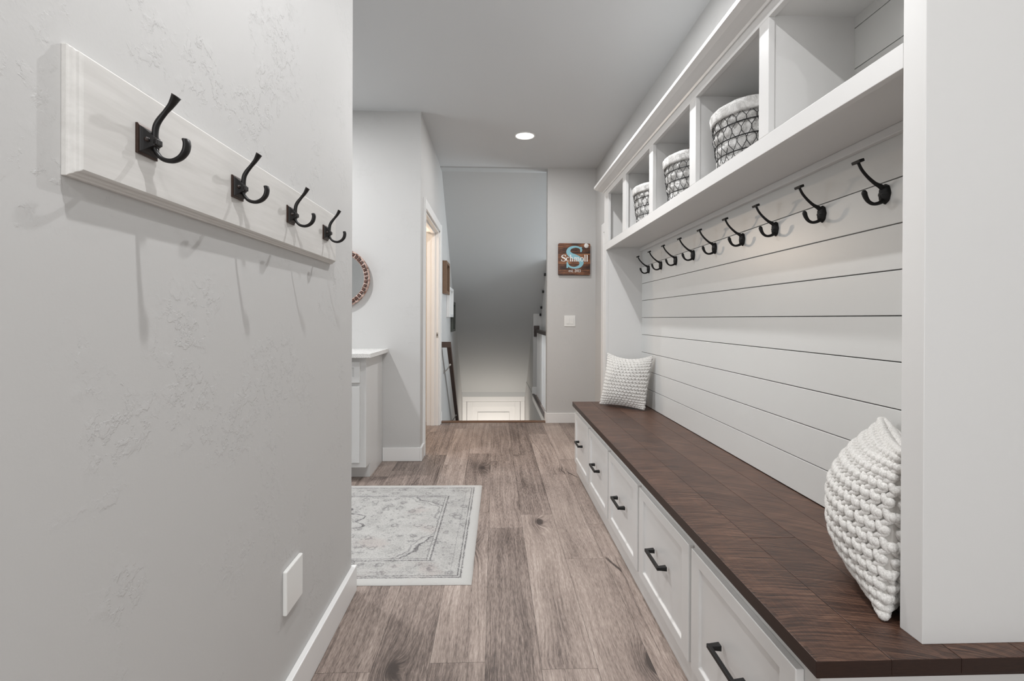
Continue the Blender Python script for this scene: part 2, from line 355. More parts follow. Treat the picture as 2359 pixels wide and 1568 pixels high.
def ellipsoid(bm, c, rx, ry, rz, R=None, nu=8, nv=5, mi=0):
    c = Vector(c); R = R or Matrix.Identity(3); rows = []
    top = bm.verts.new(c + R @ Vector((0, 0, rz))); bot = bm.verts.new(c + R @ Vector((0, 0, -rz)))
    for i in range(1, nv):
        a = PI * i / nv
        rows.append([bm.verts.new(c + R @ Vector((rx * math.sin(a) * math.cos(2 * PI * k / nu), ry * math.sin(a) * math.sin(2 * PI * k / nu), rz * math.cos(a)))) for k in range(nu)])
    for k in range(nu):
        k2 = (k + 1) % nu
        F = [bm.faces.new((top, rows[0][k], rows[0][k2])), bm.faces.new((bot, rows[-1][k2], rows[-1][k]))]
        for i in range(len(rows) - 1): F.append(bm.faces.new((rows[i][k], rows[i + 1][k], rows[i + 1][k2], rows[i][k2])))
        for fc in F: fc.smooth = True; fc.material_index = mi

def obj(name, bm, mats, parent=None, loc=None, bevel=0.0, smooth=False, world=False, recalc=True, seg=2):
    if recalc: bmesh.ops.recalc_face_normals(bm, faces=bm.faces)
    if world and parent is not None: bm.transform(parent.matrix_basis.inverted())
    me = bpy.data.meshes.new(name); bm.to_mesh(me); bm.free()
    for m in (mats if isinstance(mats, (list, tuple)) else [mats]): me.materials.append(m)
    if smooth:
        for p in me.polygons: p.use_smooth = True
    o = bpy.data.objects.new(name, me); C.objects.link(o)
    if parent: o.parent = parent
    if loc: o.location = loc
    if bevel:
        b = o.modifiers.new('bevel', 'BEVEL'); b.width = bevel; b.segments = seg; b.limit_method = 'ANGLE'; b.angle_limit = math.radians(40)
        b.harden_normals = False
    return o
def thing(name, label, cat, loc=(0, 0, 0), rotz=0, group=None):
    o = bpy.data.objects.new(name, None); C.objects.link(o); o.empty_display_size = 0.05
    o.location = loc; o.rotation_euler = (0, 0, rotz); o['label'] = label; o['category'] = cat
    o.matrix_basis = Matrix.Translation(Vector(loc)) @ Matrix.Rotation(rotz, 4, 'Z')
    if group: o['group'] = group
    return o
def tag(o, label, cat, group=None):
    o['label'] = label; o['category'] = cat
    if group: o['group'] = group
    return o
def struct(name, bm, m, bevel=0.0, label=None):
    o = obj(name, bm, m, bevel=bevel); o['kind'] = 'structure'
    if label: o['label'] = label
    return o
def B(*a):
    bm = BM(); box(bm, *a); return bm

# ================================================================== SETTING
XL, XR = -0.588, 1.105           # wall planes of the passage
CEIL = 2.775
YW = 3.97                        # counter wall
YF = 5.385                       # wall with the sign / head of the stairs
# floor: individual planks in one mesh
def build_floor():
    bm = BM(); lay = bm.loops.layers.float_color.new('plank')
    W, L = 0.183, 1.267; x0 = -0.0255
    start = {-1: 1.636, 0: 2.684, 1: 1.596, 2: 2.33, 3: 2.72, -3: 1.600}
    def rect(X0, X1, Y0, Y1):
        k = math.floor((X0 - x0) / W)
        while x0 + k * W < X1:
            a = max(x0 + k * W, X0); b = min(x0 + (k + 1) * W, X1)
            rr = random.Random(k * 31 + 5); s = start.get(k, rr.uniform(0, L)); j = math.floor((Y0 - s) / L)
            while s + j * L < Y1:
                c = max(s + j * L, Y0); d = min(s + (j + 1) * L, Y1)
                if d > c + 1e-4 and b > a + 1e-4:
                    g = 0.0005
                    rn = random.Random(k * 101 + j * 7 + 3); v = (rn.random(), rn.random(), rn.random(), 1)
                    fc = quad(bm, [(a + g, c + g, 0), (b - g, c + g, 0), (b - g, d - g, 0), (a + g, d - g, 0)])
                    for lp in fc.loops: lp[lay] = v
                j += 1
            k += 1
        quad(bm, [(X0, Y0, -0.0015), (X1, Y0, -0.0015), (X1, Y1, -0.0015), (X0, Y1, -0.0015)], 1)
        box(bm, X0, X1, Y0, Y1, -0.08, -0.003, 1)
    rect(-3.2, XR + 0.05, -2.5, 5.455)
    rect(0.60, 2.6, 5.455, 9.1)
    o = obj('floor', bm, [M_FLOOR, M_DARKGAP], recalc=False); o['kind'] = 'structure'
build_floor()
struct('ceiling', B(-3.3, XR + 0.15, -2.6, 5.54, CEIL, CEIL + 0.1), M_CEIL)
struct('wall_left', B(-0.708, XL, -2.5, 2.072, 0, CEIL), M_WALL)
bm = BM(); box(bm, -3.3, XL, YW, YW + 0.115, 0, CEIL); struct('wall_back', bm, M_WALL)
# door wall, continuing down the stairwell
DY0, DY1, DZ = 4.185, 5.285, 2.055
bm = BM()
box(bm, -0.708, XL, YW + 0.115, DY0, 0, CEIL); box(bm, -0.708, XL, DY1, 5.5, -2.6, CEIL); box(bm, -0.708, XL, DY0, DY1, DZ, CEIL)
box(bm, -0.708, XL, 5.5, 9.3, -2.6, 2.85)
struct('wall_stair_left', bm, M_WALL)
struct('wall_right', B(XR, XR + 0.1, -2.5, YF, 0, CEIL), M_WALL)
struct('wall_far', B(0.575, XR + 0.1, YF, 5.50, 0, CEIL), M_WALL)
struct('wall_rear', B(-3.3, XR + 0.1, -2.6, -2.5, 0, CEIL), M_WALL)
struct('wall_laundry_left', B(-3.3, -3.2, 0.5, YW, 0, CEIL), M_WALL)
struct('wall_laundry_near', B(-3.3, -0.708, 0.4, 0.5, 0, CEIL), M_WALL)
bm = BM(); box(bm, -2.5, -2.4, YW + 0.115, 5.55, 0, CEIL); box(bm, -2.5, -0.708, 5.47, 5.56, 0, CEIL)
struct('wall_bath', bm, mat('bath_paint', (0.72, 0.66, 0.58), 0.6))
# sloping stair soffit
SY0, SZ0, SY1, SZ1 = 5.54, 2.765, 9.10, -0.215
bm = BM(); prism(bm, [(SY0, SZ0), (SY1, SZ1), (SY1, -0.30), (SY1 + 0.25, -0.30), (SY1 + 0.25, 0.2), (SY0 + 0.25, 2.95), (5.45, 2.95), (5.45, SZ0)], 'x', XL - 0.01, 2.6)
box(bm, XL, 0.575, YF, 5.45, 2.763, 2.80)
struct('ceiling_stair_soffit', bm, M_SOFF)
# stairwell right-hand side: skirt below the hall floor, wall beyond
bm = BM(); box(bm, 0.575, 0.70, 5.50, 7.40, -2.6, -0.09); box(bm, 0.575, 0.70, 7.40, 9.3, -2.6, 0)
prism(bm, [(7.40, 0.0), (9.3, 0.0), (9.3, 0.3), (7.40, 1.35)], 'x', 0.583, 2.5)
struct('wall_stair_right', bm, M_WALL)
struct('wall_basement', B(-0.8, 0.8, 9.3, 9.4, -2.6, 0), M_WALL)
struct('floor_basement', B(-0.7, 0.7, 8.3, 9.4, -2.62, -2.5), M_CARPET)
bm = BM(); box(bm, 2.6, 2.7, 5.5, 9.3, 0, 3.0); struct('wall_hall', bm, M_WALL)
struct('wall_hall_near', B(XR + 0.1, 2.7, 5.40, 5.50, 0, 3.0), M_WALL)
# baseboards
BH = 0.108
def bb(name, *bx):
    bm = BM()
    for b_ in bx: box(bm, *b_)
    o = struct(name, bm, M_TRIM, bevel=0.003); return o
bb('baseboard_left', (XL, -0.568, -2.5, 2.072 + 0.012, 0, BH), (-0.708, XL, 2.072, 2.084, 0, BH))
bb('baseboard_back', (-0.882, XL, YW - 0.014, YW, 0, BH), (XL, -0.570, YW - 0.014, 4.105, 0, BH))
bb('baseboard_far', (0.575, XR, YF - 0.015, YF, 0, BH), (0.562, 0.575, YF - 0.015, 5.50, 0, BH))
bb('baseboard_stair_left', (XL, XL + 0.014, 5.37, 5.5, 0, BH))
bb('baseboard_stair_end', (0.570, 1.2, 7.385, 7.4, 0.0, 0.115))
bb('baseboard_right', (XR - 0.014, XR, 3.67, 4.9, 0, BH))
# door casing, jamb and strike of the side door
bm = BM(); cw = 0.078; cx1 = XL + 0.016
box(bm, XL, cx1, DY0 - cw, DY0, 0, DZ + cw); box(bm, XL, cx1, DY1, DY1 + cw, 0, DZ + cw); box(bm, XL, cx1, DY0, DY1, DZ, DZ + cw)
box(bm, cx1, cx1 + 0.006, DY0 - cw, DY0 - cw + 0.014, 0, DZ + cw); box(bm, cx1, cx1 + 0.006, DY1 + cw - 0.014, DY1 + cw, 0, DZ + cw)
box(bm, -0.715, XL, DY0 - 0.001, DY0 + 0.018, 0, DZ); box(bm, -0.715, XL, DY1 - 0.018, DY1 + 0.001, 0, DZ); box(bm, -0.715, XL, DY0, DY1, DZ - 0.018, DZ)
box(bm, -0.665, -0.628, DY1 - 0.030, DY1 - 0.018, 0, DZ - 0.018); box(bm, -0.665, -0.628, DY0, DY1, DZ - 0.030, DZ - 0.018)
d1 = struct('door_1', bm, M_TRIM, bevel=0.002)
bm = BM(); box(bm, -0.612, -0.592, DY1 - 0.0205, DY1 - 0.018, 0.93, 0.985); box(bm, -0.606, -0.598, DY1 - 0.022, DY1 - 0.0205, 0.945, 0.97, 1)
obj('strike_plate', bm, [M_NICKEL, M_DARKGAP], d1)
# casing of the doorway just past the lockers on the right wall
bm = BM(); box(bm, XR - 0.018, XR, 4.93, 5.02, 0, 2.09); box(bm, XR - 0.018, XR, 4.0, 4.93, 2.0, 2.09); box(bm, XR - 0.004, XR, 4.0, 4.93, 0, 2.0)
struct('door_2', bm, M_TRIM, bevel=0.003)
# basement door
bm = BM(); Y0 = 9.17
box(bm, -0.585, -0.505, Y0, Y0 + 0.06, -2.5, -0.40); box(bm, 0.492, 0.572, Y0, Y0 + 0.06, -2.5, -0.40); box(bm, -0.585, 0.572, Y0, Y0 + 0.06, -0.40, -0.305)
d3 = struct('door_3', bm, M_TRIM, bevel=0.006)
bm = BM()
box(bm, -0.500, 0.487, Y0 + 0.04, Y0 + 0.05, -2.5, -0.405)
box(bm, -0.500, -0.40, Y0 + 0.015, Y0 + 0.04, -2.5, -0.405); box(bm, 0.387, 0.487, Y0 + 0.015, Y0 + 0.04, -2.5, -0.405); box(bm, -0.40, 0.387, Y0 + 0.015, Y0 + 0.04, -0.505, -0.405)
box(bm, -0.30, 0.287, Y0 + 0.022, Y0 + 0.04, -1.3, -0.60)
obj('door_panel', bm, M_TRIM, d3, bevel=0.005)

# stairs going down
bm = BM(); NS = 13; rise = 2.5 / NS; run = 0.225
box(bm, XL, 0.575, 5.44, 5.47, -0.19, -0.022)
for i in range(1, NS):
    y = 5.47 + (i - 1) * run; z = -rise * i
    box(bm, XL, 0.575, y, y + run + 0.02, z - 0.19, z)
st = struct('floor_stairs', bm, M_CARPET)
struct('trim_1', B(XL + 0.002, 0.574, 5.402, 5.485, 0.0003, 0.009), M_OAK, bevel=0.004, label='brown wooden nosing at the head of the stairs')
# skirt along the opening: white band and black edge strip
bm = BM(); box(bm, 0.574, 0.590, 5.50, 7.40, -0.085, -0.004); struct('trim_2', bm, M_TRIM)
bm = BM(); box(bm, 0.568, 0.602, 5.50, 7.42, -0.004, 0.014); struct('trim_3', bm, M_RAIL)
# white stair stringer seen past the wall, with the ends of dark treads
def slope_z(y): return SZ0 + (SZ1 - SZ0) * (y - SY0) / (SY1 - SY0)
bm = BM(); prism(bm, [(6.55, 0.0), (7.40, 0.0), (7.40, slope_z(7.40)), (6.55, slope_z(6.55))], 'x', 0.700, 0.725)
sg = thing('stair_stringer', 'white sloping stair stringer panel behind the balusters', 'stair panel', (0.70, 6.9, 0))
obj('panel', bm, M_TRIM, sg, world=True)
for y in (6.74, 7.0, 7.26, 7.385):
    z = slope_z(y)
    obj('tread_end', B(0.675, 0.700, y - 0.03, y + 0.012, z - 0.045, z - 0.01), M_BLACK, sg, world=True, bevel=0.003)
# balustrade
bl = thing('stair_balustrade', 'white balustrade with a dark handrail to the right of the stairwell', 'railing', (0.64, 6.4, 0))
for i in range(14):
    y = 5.62 + i * 0.128
    obj('baluster', B(0.628, 0.652, y - 0.012, y + 0.012, 0.0, 0.93), M_TRIM, bl, world=True)
obj('handrail', B(0.612, 0.668, 5.50, 7.372, 0.93, 0.975), M_RAIL, bl, world=True, bevel=0.004)
obj('wall_rosette', B(0.590, 0.672, 7.372, 7.40, 0.87, 1.03), M_RAIL, bl, world=True, bevel=0.004)

# handrail on the left wall of the stairs
hr = thing('wall_handrail', 'dark brown handrail bracketed to the left stair wall', 'handrail', (XL, 5.6, 0.85))
bm = BM(); ra = Vector((-0.505, 5.56, 0.838)); rb = Vector((-0.505, 8.3, 0.838 - 2.74 * 0.835))
dr = (rb - ra).normalized(); nrm = Vector((0, -dr.z, dr.y)).normalized() if True else None
if nrm.z < 0: nrm = -nrm
vs = []
for p in (ra, rb):
    for (sx, sn) in ((-0.022, -0.032), (0.022, -0.032), (0.022, 0.032), (-0.022, 0.032)): vs.append(bm.verts.new(p + Vector((sx, 0, 0)) + nrm * sn))
for q in ((0, 1, 2, 3), (7, 6, 5, 4), (0, 4, 5, 1), (1, 5, 6, 2), (2, 6, 7, 3), (3, 7, 4, 0)): bm.faces.new([vs[i] for i in q])
box(bm, XL, -0.483, 5.53, 5.585, 0.81, 0.872)
obj('rail', bm, M_RAILC, hr, world=True, bevel=0.004)
for y in (5.80, 6.72):
    z = 0.838 - (y - 5.56) * 0.835 - 0.03
    bm = BM(); tube(bm, smooth_path([(XL, y, z - 0.10), (XL + 0.04, y, z - 0.07), (-0.512, y, z - 0.01)], 4), 0.006, 8)
    tube(bm, [(XL, y, z - 0.10), (XL + 0.005, y, z - 0.10)], 0.022, 12)
    tube(bm, [(-0.512, y - 0.012, z - 0.012), (-0.512, y + 0.02, z - 0.012)], 0.011, 10)
    obj('bracket', bm, M_NICKEL, hr, world=True)
# picture frames on that wall
def frame(label, y0, y1, z0, z1, dep, m_out, m_in):
    t_ = thing('picture_frame', label, 'picture frame', (XL, (y0 + y1) / 2, z0), 0, None)
    bm = BM(); wd = 0.035; x1 = XL + dep
    box(bm, XL, x1, y0, y0 + wd, z0, z1); box(bm, XL, x1, y1 - wd, y1, z0, z1)
    box(bm, XL, x1, y0 + wd, y1 - wd, z0, z0 + wd); box(bm, XL, x1, y0 + wd, y1 - wd, z1 - wd, z1)
    obj('frame', bm, m_out, t_, world=True, bevel=0.003)
    obj('backing', B(XL + 0.002, XL + 0.012, y0 + wd, y1 - wd, z0 + wd, z1 - wd), m_in, t_, world=True)
frame('brown wooden deep frame, topmost on the left stair wall', 5.64, 6.02, 1.415, 1.79, 0.05, M_FRAMEWOOD, M_DKGREEN)
frame('plain white frame between the brown and the dark frame on the stair wall', 6.10, 6.64, 1.15, 1.52, 0.045, M_TRIM, M_TRIM)
frame('dark frame hanging lowest on the left stair wall', 6.68, 7.10, 0.955, 1.36, 0.035, M_DKGREEN, M_DKGREEN)

# ================================================================== CEILING LIGHTS
def can_light(x, y, label):
    t_ = thing('recessed_light', label, 'ceiling light', (x, y, CEIL))
    bm = BM(); seg = 40; prof = [(0.094, 0.0), (0.093, -0.004), (0.084, -0.006), (0.080, -0.002), (0.080, 0.002)]
    rows = [[bm.verts.new((r_ * math.cos(2 * PI * k / seg), r_ * math.sin(2 * PI * k / seg), z)) for k in range(seg)] for r_, z in prof]
    for i in range(len(rows) - 1):
        for k in range(seg): bm.faces.new((rows[i][k], rows[i][(k + 1) % seg], rows[i + 1][(k + 1) % seg], rows[i + 1][k]))
    obj('trim_ring', bm, M_TRIM, t_, smooth=True)
    bm = BM(); c = [bm.verts.new((0.080 * math.cos(2 * PI * k / seg), 0.080 * math.sin(2 * PI * k / seg), -0.0012)) for k in range(seg)]
    bm.faces.new(c[::-1]); obj('lens', bm, M_EMIT, t_, recalc=False)
can_light(0.268, 4.45, 'round recessed ceiling light glowing near the head of the stairs')
can_light(0.275, 2.45, 'round recessed ceiling light above the middle of the bench')
can_light(-0.11, 0.70, 'round recessed ceiling light above the coat rack beside the camera')
can_light(0.35, -0.90, 'round recessed ceiling light behind the camera')

# ================================================================== STORAGE BENCH
XF = 0.612      # face frame plane
bn = thing('storage_bench', 'long white built-in bench cabinet with a row of drawers', 'bench', (0.85, 2.28, 0))
bm = BM()
box(bm, XF, 1.08, 0.905, 3.655, 0.0, 0.486)
obj('cabinet_body', bm, M_CAB, bn, world=True, bevel=0.002)
obj('top_rail_molding', B(XF - 0.006, XF, 0.905, 3.655, 0.462, 0.486), M_CAB, bn, world=True, bevel=0.002)
DZ0, DZ1, DT = 0.088, 0.447, 0.018
def drawer_mesh(Lw):
    """shaker front: local x = out of the cabinet is -x, y centred, z from 0"""
    bm = BM(); h = DZ1 - DZ0; ry, rz, rec = 0.056, 0.036, 0.008; a = Lw / 2
    O = [(-a, 0), (a, 0), (a, h), (-a, h)]; I = [(-a + ry, rz), (a - ry, rz), (a - ry, h - rz), (-a + ry, h - rz)]
    J = [(-a + ry + 0.004, rz + 0.006), (a - ry - 0.004, rz + 0.006), (a - ry - 0.004, h - rz - 0.004), (-a + ry + 0.004, h - rz - 0.004)]
    vO = [bm.verts.new((0, *p)) for p in O]; vI = [bm.verts.new((0, *p)) for p in I]
    vJ = [bm.verts.new((rec, *p)) for p in J]; vB = [bm.verts.new((DT, *p)) for p in O]
    for i in range(4):
        j = (i + 1) % 4
        bm.faces.new((vO[i], vO[j], vI[j], vI[i])); bm.faces.new((vI[i], vI[j], vJ[j], vJ[i])); bm.faces.new((vO[j], vO[i], vB[i], vB[j]))
    bm.faces.new(vJ); bm.faces.new(vB[::-1]); return bm
def handle_bm():
    bm = BM(); L = 0.072; r0 = 0.0055
    box(bm, -0.034, -0.024, -L, L, -r0, r0)
    for s in (-1, 1):
        y0, y1 = (L - 0.014, L) if s > 0 else (-L, -L + 0.014)
        A = [(-0.034, y0), (-0.034, y1)]
        vs = [bm.verts.new(p) for p in ((-0.026, y0, -r0), (-0.026, y1, -r0), (-0.026, y1, r0), (-0.026, y0, r0))]
        e = 0.002
        ws = [bm.verts.new(p) for p in ((0, y0 - e, -r0 - e), (0, y1 + e, -r0 - e), (0, y1 + e, r0 + e), (0, y0 - e, r0 + e))]
        for q in range(4): bm.faces.new((vs[q], vs[(q + 1) % 4], ws[(q + 1) % 4], ws[q]))
        bm.faces.new(vs); bm.faces.new(ws[::-1])
    return bm
YC = [3.368, 2.829, 2.290, 1.748, 1.210]
XD = XF - DT
drw = None
for i, yc in enumerate(YC):
    if drw is None:
        drw = obj('drawer', drawer_mesh(0.517), M_CAB, bn, bevel=0.002)
        hd = obj('drawer_handle', handle_bm(), M_BLACK, drw, bevel=0.0012); hd.location = (0, 0, 0.190); hd['label'] = 'black bar handle'
        d, h = drw, hd
    else:
        d = drw.copy(); C.objects.link(d); h = hd.copy(); C.objects.link(h); h.parent = d
    d.location = (XD - 0.85, yc - 2.28, DZ0)
# bench top, boards running the length of it
bm = BM()
xs = [0.583, 0.592 + 0.131, 0.592 + 0.262, 0.592 + 0.393, 1.082]
Yn, Yb = 0.872, 3.672
for i in range(4):
    g0 = 0.0 if i == 0 else 0.0003; g1 = 0.0 if i == 3 else 0.0003
    cuts = [Yn, Yb] if i != 1 else [Yn, 1.372, Yb]
    for a_, b_ in zip(cuts[:-1], cuts[1:]):
        box(bm, xs[i] + g0, xs[i + 1] - g1, a_ + (0.0005 if a_ != Yn else 0), b_ - (0.0005 if b_ != Yb else 0), 0.490, 0.518)
box(bm, 0.584, 1.15, Yn + 0.001, Yb - 0.001, 0.486, 0.515)
box(bm, 1.082, 1.155, Yn, 0.965, 0.486, 0.518)
bt = obj('bench_top', bm, [M_STAIN, M_STAINEDGE]); tag(bt, 'dark brown rough-sawn wooden bench seat top on the white drawers', 'bench top')
bv = bt.modifiers.new('bevel', 'BEVEL'); bv.width = 0.0012; bv.segments = 2; bv.limit_method = 'ANGLE'
for p in bt.data.polygons:
    if abs(p.normal.x) > 0.9 or abs(p.normal.y) > 0.9: p.material_index = 1

# ================================================================== SHIPLAP
sp = thing('shiplap_paneling', 'pale horizontal shiplap boards between bench and shelf', 'wall paneling', (1.10, 2.3, 0.518))
grooves = [0.519, 0.643, 0.7675, 0.894, 1.0215, 1.1455, 1.2695, 1.3938, 1.5165, 1.6445]
bm = BM()
for i in range(len(grooves) - 1):
    box(bm, 1.082, 1.098, 0.96, 3.61, grooves[i] + 0.0013, grooves[i + 1] - 0.0013)
obj('boards', bm, M_SHIP, sp, world=True, bevel=0.0015)
bm = BM(); up = [1.690, 1.766, 1.889, 2.012, 2.05]
for i in range(len(up) - 1): box(bm, 1.082, 1.098, 0.96, 3.61, up[i] + 0.0013, up[i + 1] - 0.0013)
obj('upper_boards', bm, M_SHIP, sp, world=True, bevel=0.0015)
obj('backer', B(1.096, 1.104, 0.96, 3.61, 0.52, 2.06), M_DARKGAP, sp, world=True)

# ================================================================== CUBBY SHELF UNIT
XU = 0.815
cu = thing('cubby_shelf', 'white built-in overhead cubby shelf with crown molding above the hooks', 'shelf unit', (0.95, 2.3, 1.638))
ft = 0.019
bm = BM()
box(bm, XU, XU + ft, 0.9649, 3.665, 1.638, 1.689)                      # bottom rail
box(bm, XU, XU + ft, 0.9649, 3.665, 2.037, 2.10)                       # top rail
STI = [(0.912, 0.965), (1.454, 1.508), (1.990, 2.054), (2.536, 2.597), (3.065, 3.139), (3.537, 3.665)]
for a_, b_ in STI[1:]: box(bm, XU, XU + ft, a_, b_, 1.689, 2.037)
box(bm, XU, XU + ft, 3.602, 3.665, 0.518, 1.638)
obj('face_frame', bm, M_CAB, cu, world=True, bevel=0.0012)
obj('shelf_bottom', B(XU + ft, 1.082, 0.93, 3.62, 1.655, 1.689), M_CAB, cu, world=True)
obj('top_panel', B(XU + ft, 1.082, 0.93, 3.62, 2.045, 2.063), M_CAB, cu, world=True)
for a_, b_ in STI[1:5]:
    c = (a_ + b_) / 2; obj('divider', B(XU + ft, 1.082, c - 0.022, c + 0.022, 1.689, 2.045), M_CAB, cu, world=True)
obj('far_side_panel', B(XU + ft, 1.10, 3.602, 3.640, 0.519, 2.063), M_CAB, cu, world=True)
bm = BM(); box(bm, XU, 1.6, 0.912, 0.9645, 0.518, CEIL)
obj('near_end_panel', bm, M_CAB, cu, world=True, bevel=0.0012)
bm = BM(); box(bm, 1.062, 1.082, 0.965, 3.602, 1.630, 1.655); obj('cleat', bm, M_CAB, cu, world=True, bevel=0.002)
# crown
bm = BM()
prof = [(XU, 2.074), (XU - 0.006, 2.074), (XU - 0.010, 2.082), (XU - 0.030, 2.086), (XU - 0.052, 2.092), (XU - 0.066, 2.100), (XU - 0.072, 2.103), (XU - 0.072, 2.119), (XU - 0.060, 2.121), (XU + 0.02, 2.121), (XU + 0.02, 2.074)]
prism(bm, prof, 'y', 0.968, 3.695)
obj('crown_molding', bm, M_CAB, cu, world=True)
obj('unit_top', B(XU, 1.104, 0.968, 3.695, 2.100, 2.119), M_CAB, cu, world=True)

# ================================================================== COAT HOOKS on the shiplap
def petal_plate():
    """domed leaf-scored oval rosette in the yz plane, growing towards -x"""
    bm = BM(); ny, nr = 28, 8; rings = []
    for i in range(nr + 1):
        q = i / nr; row = []
        for k in range(ny):
            a = 2 * PI * k / ny
            sc = 1.0 + 0.035 * math.cos(8 * a) * (q ** 2)
            y = 0.019 * q * math.cos(a) * sc; z = 0.0275 * q * math.sin(a) * sc
            h = 0.011 * math.sqrt(max(0, 1 - q * q)) + 0.003 * (1 - q) + 0.0012 * math.cos(8 * a) * q * (1 - q) * 4
            row.append(bm.verts.new((-0.002 - h, y, z)) if i else None)
            if i == 0: break
        if i == 0: row = [bm.verts.new((-0.014, 0, 0))]
        rings.append(row)
    for k in range(ny): bm.faces.new((rings[0][0], rings[1][k], rings[1][(k + 1) % ny])).smooth = True
    for i in range(1, nr):
        for k in range(ny): bm.faces.new((rings[i][k], rings[i + 1][k], rings[i + 1][(k + 1) % ny], rings[i][(k + 1) % ny])).smooth = True
    last = rings[-1]; back = [bm.verts.new((0, v.co.y, v.co.z)) for v in last]
    for k in range(ny): bm.faces.new((last[k], back[k], back[(k + 1) % ny], last[(k + 1) % ny]))
    bm.faces.new(back[::-1]); return bm
def make_hook():
    t_ = thing('coat_hook', '', 'coat hook', (0, 0, 0))
    obj('backplate', petal_plate(), M_BLACK, t_)
    P = smooth_path([(-0.006, 0, 0.014), (-0.016, 0, 0.022), (-0.0313, 0, 0.0300), (-0.052, 0, 0.0475), (-0.0685, 0, 0.0668), (-0.0785, 0, 0.086)], 5)
    bm = BM(); tube(bm, P, lerp_list([0.0085, 0.0068, 0.0050, 0.0044, 0.0042, 0.0040], len(P)), 10, flat=(1.0, 0.85))
    obj('upper_arm', bm, M_BLACK, t_)
    bm = BM(); vs = box(bm, -0.0865, -0.0725, -0.0165, 0.0165, 0.084, 0.0925)
    bmesh.ops.rotate(bm, verts=vs, cent=(-0.0795, 0, 0.088), matrix=Matrix.Rotation(math.radians(-18), 3, 'Y'))
    obj('finial', bm, M_BLACK, t_, bevel=0.0015)
    P = smooth_path([(-0.005, 0, -0.016), (-0.018, 0, -0.0245), (-0.0345, 0, -0.0275), (-0.048, 0, -0.0215), (-0.0565, 0, -0.0095), (-0.0605, 0, 0.002), (-0.0612, 0, 0.006)], 5)
    bm = BM(); tube(bm, P, lerp_list([0.0085, 0.0058, 0.0050, 0.0052, 0.0064, 0.0074, 0.0060], len(P)), 10, flat=(0.9, 1.1))
    ellipsoid(bm, P[-1], 0.0058, 0.0062, 0.0045, nu=10)
    obj('lower_arm', bm, M_BLACK, t_)
    return t_
def dup(root, loc, label, group=None):
    r_ = root.copy(); C.objects.link(r_); r_.location = loc; r_['label'] = label
    if group: r_['group'] = group
    for ch in list(root.children):
        c = ch.copy(); C.objects.link(c); c.parent = r_
        for g in ch.children:
            d_ = g.copy(); C.objects.link(d_); d_.parent = c
    return r_
HY = [1.337, 1.601, 1.872, 2.126, 2.397, 2.660, 2.920, 3.183, 3.438]
ORD = ['nearest the camera, first from the tall end panel', 'second from the near end panel', 'third from the near end panel', 'fourth from the near end panel', 'in the middle, fifth of nine from either end', 'fourth from the far cabinet side', 'third from the far cabinet side', 'second from the far cabinet side', 'farthest away, next to the far cabinet side']
hk = make_hook(); hk.location = (1.082, HY[0], 1.4825); hk['label'] = 'black double coat hook on shiplap, ' + ORD[0]; hk['group'] = 'coat hooks above the bench'
for i in range(1, 9): dup(hk, (1.082, HY[i], 1.4825), 'black double coat hook on shiplap, ' + ORD[i])

# ================================================================== COAT RACK on the left wall
XB = -0.566
rk = thing('coat_rack', 'white wooden coat rack board with four black hooks on the left wall', 'coat rack', (XL, 1.22, 1.31))
yb0, yb1, zb0, zb1 = 0.694, 1.800, 1.3265, 1.505
bm = BM()
def ring(x, ins): return [bm.verts.new(p) for p in ((x, yb0 + ins, zb0 + ins), (x, yb1 - ins, zb0 + ins), (x, yb1 - ins, zb1 - ins), (x, yb0 + ins, zb1 - ins))]
steps = [(XL, 0.0), (XL + 0.0075, 0.0), (XL + 0.0085, 0.0022), (XL + 0.0125, 0.0035), (XL + 0.0145, 0.0062), (XL + 0.0185, 0.0070), (XL + 0.0205, 0.0085), (XB, 0.0105)]
R_ = [ring(x, s) for x, s in steps]
for a_, b_ in zip(R_[:-1], R_[1:]):
    for k in range(4): bm.faces.new((a_[k], a_[(k + 1) % 4], b_[(k + 1) % 4], b_[k]))
bm.faces.new(R_[-1]); bm.faces.new(R_[0][::-1])
obj('board', bm, M_BOARD, rk, world=True, bevel=0.0008)
def sq_plate():
    bm = BM(); s = 0.0238; st_ = [(0.0, s), (0.0035, s), (0.0045, s - 0.0035), (0.0062, s - 0.004), (0.0085, s - 0.006), (0.017, 0.0075), (0.019, 0.007)]
    R2 = [[bm.verts.new((x, y * q, z * q)) for y, z in ((-1, -1), (1, -1), (1, 1), (-1, 1))] for x, q in st_]
    for a_, b_ in zip(R2[:-1], R2[1:]):
        for k in range(4): bm.faces.new((a_[k], a_[(k + 1) % 4], b_[(k + 1) % 4], b_[k]))
    bm.faces.new(R2[-1]); bm.faces.new(R2[0][::-1])
    for f_ in list(bm.faces):
        if max(v.co.x for v in f_.verts) < 0.0047: f_.material_index = 1
    return bm
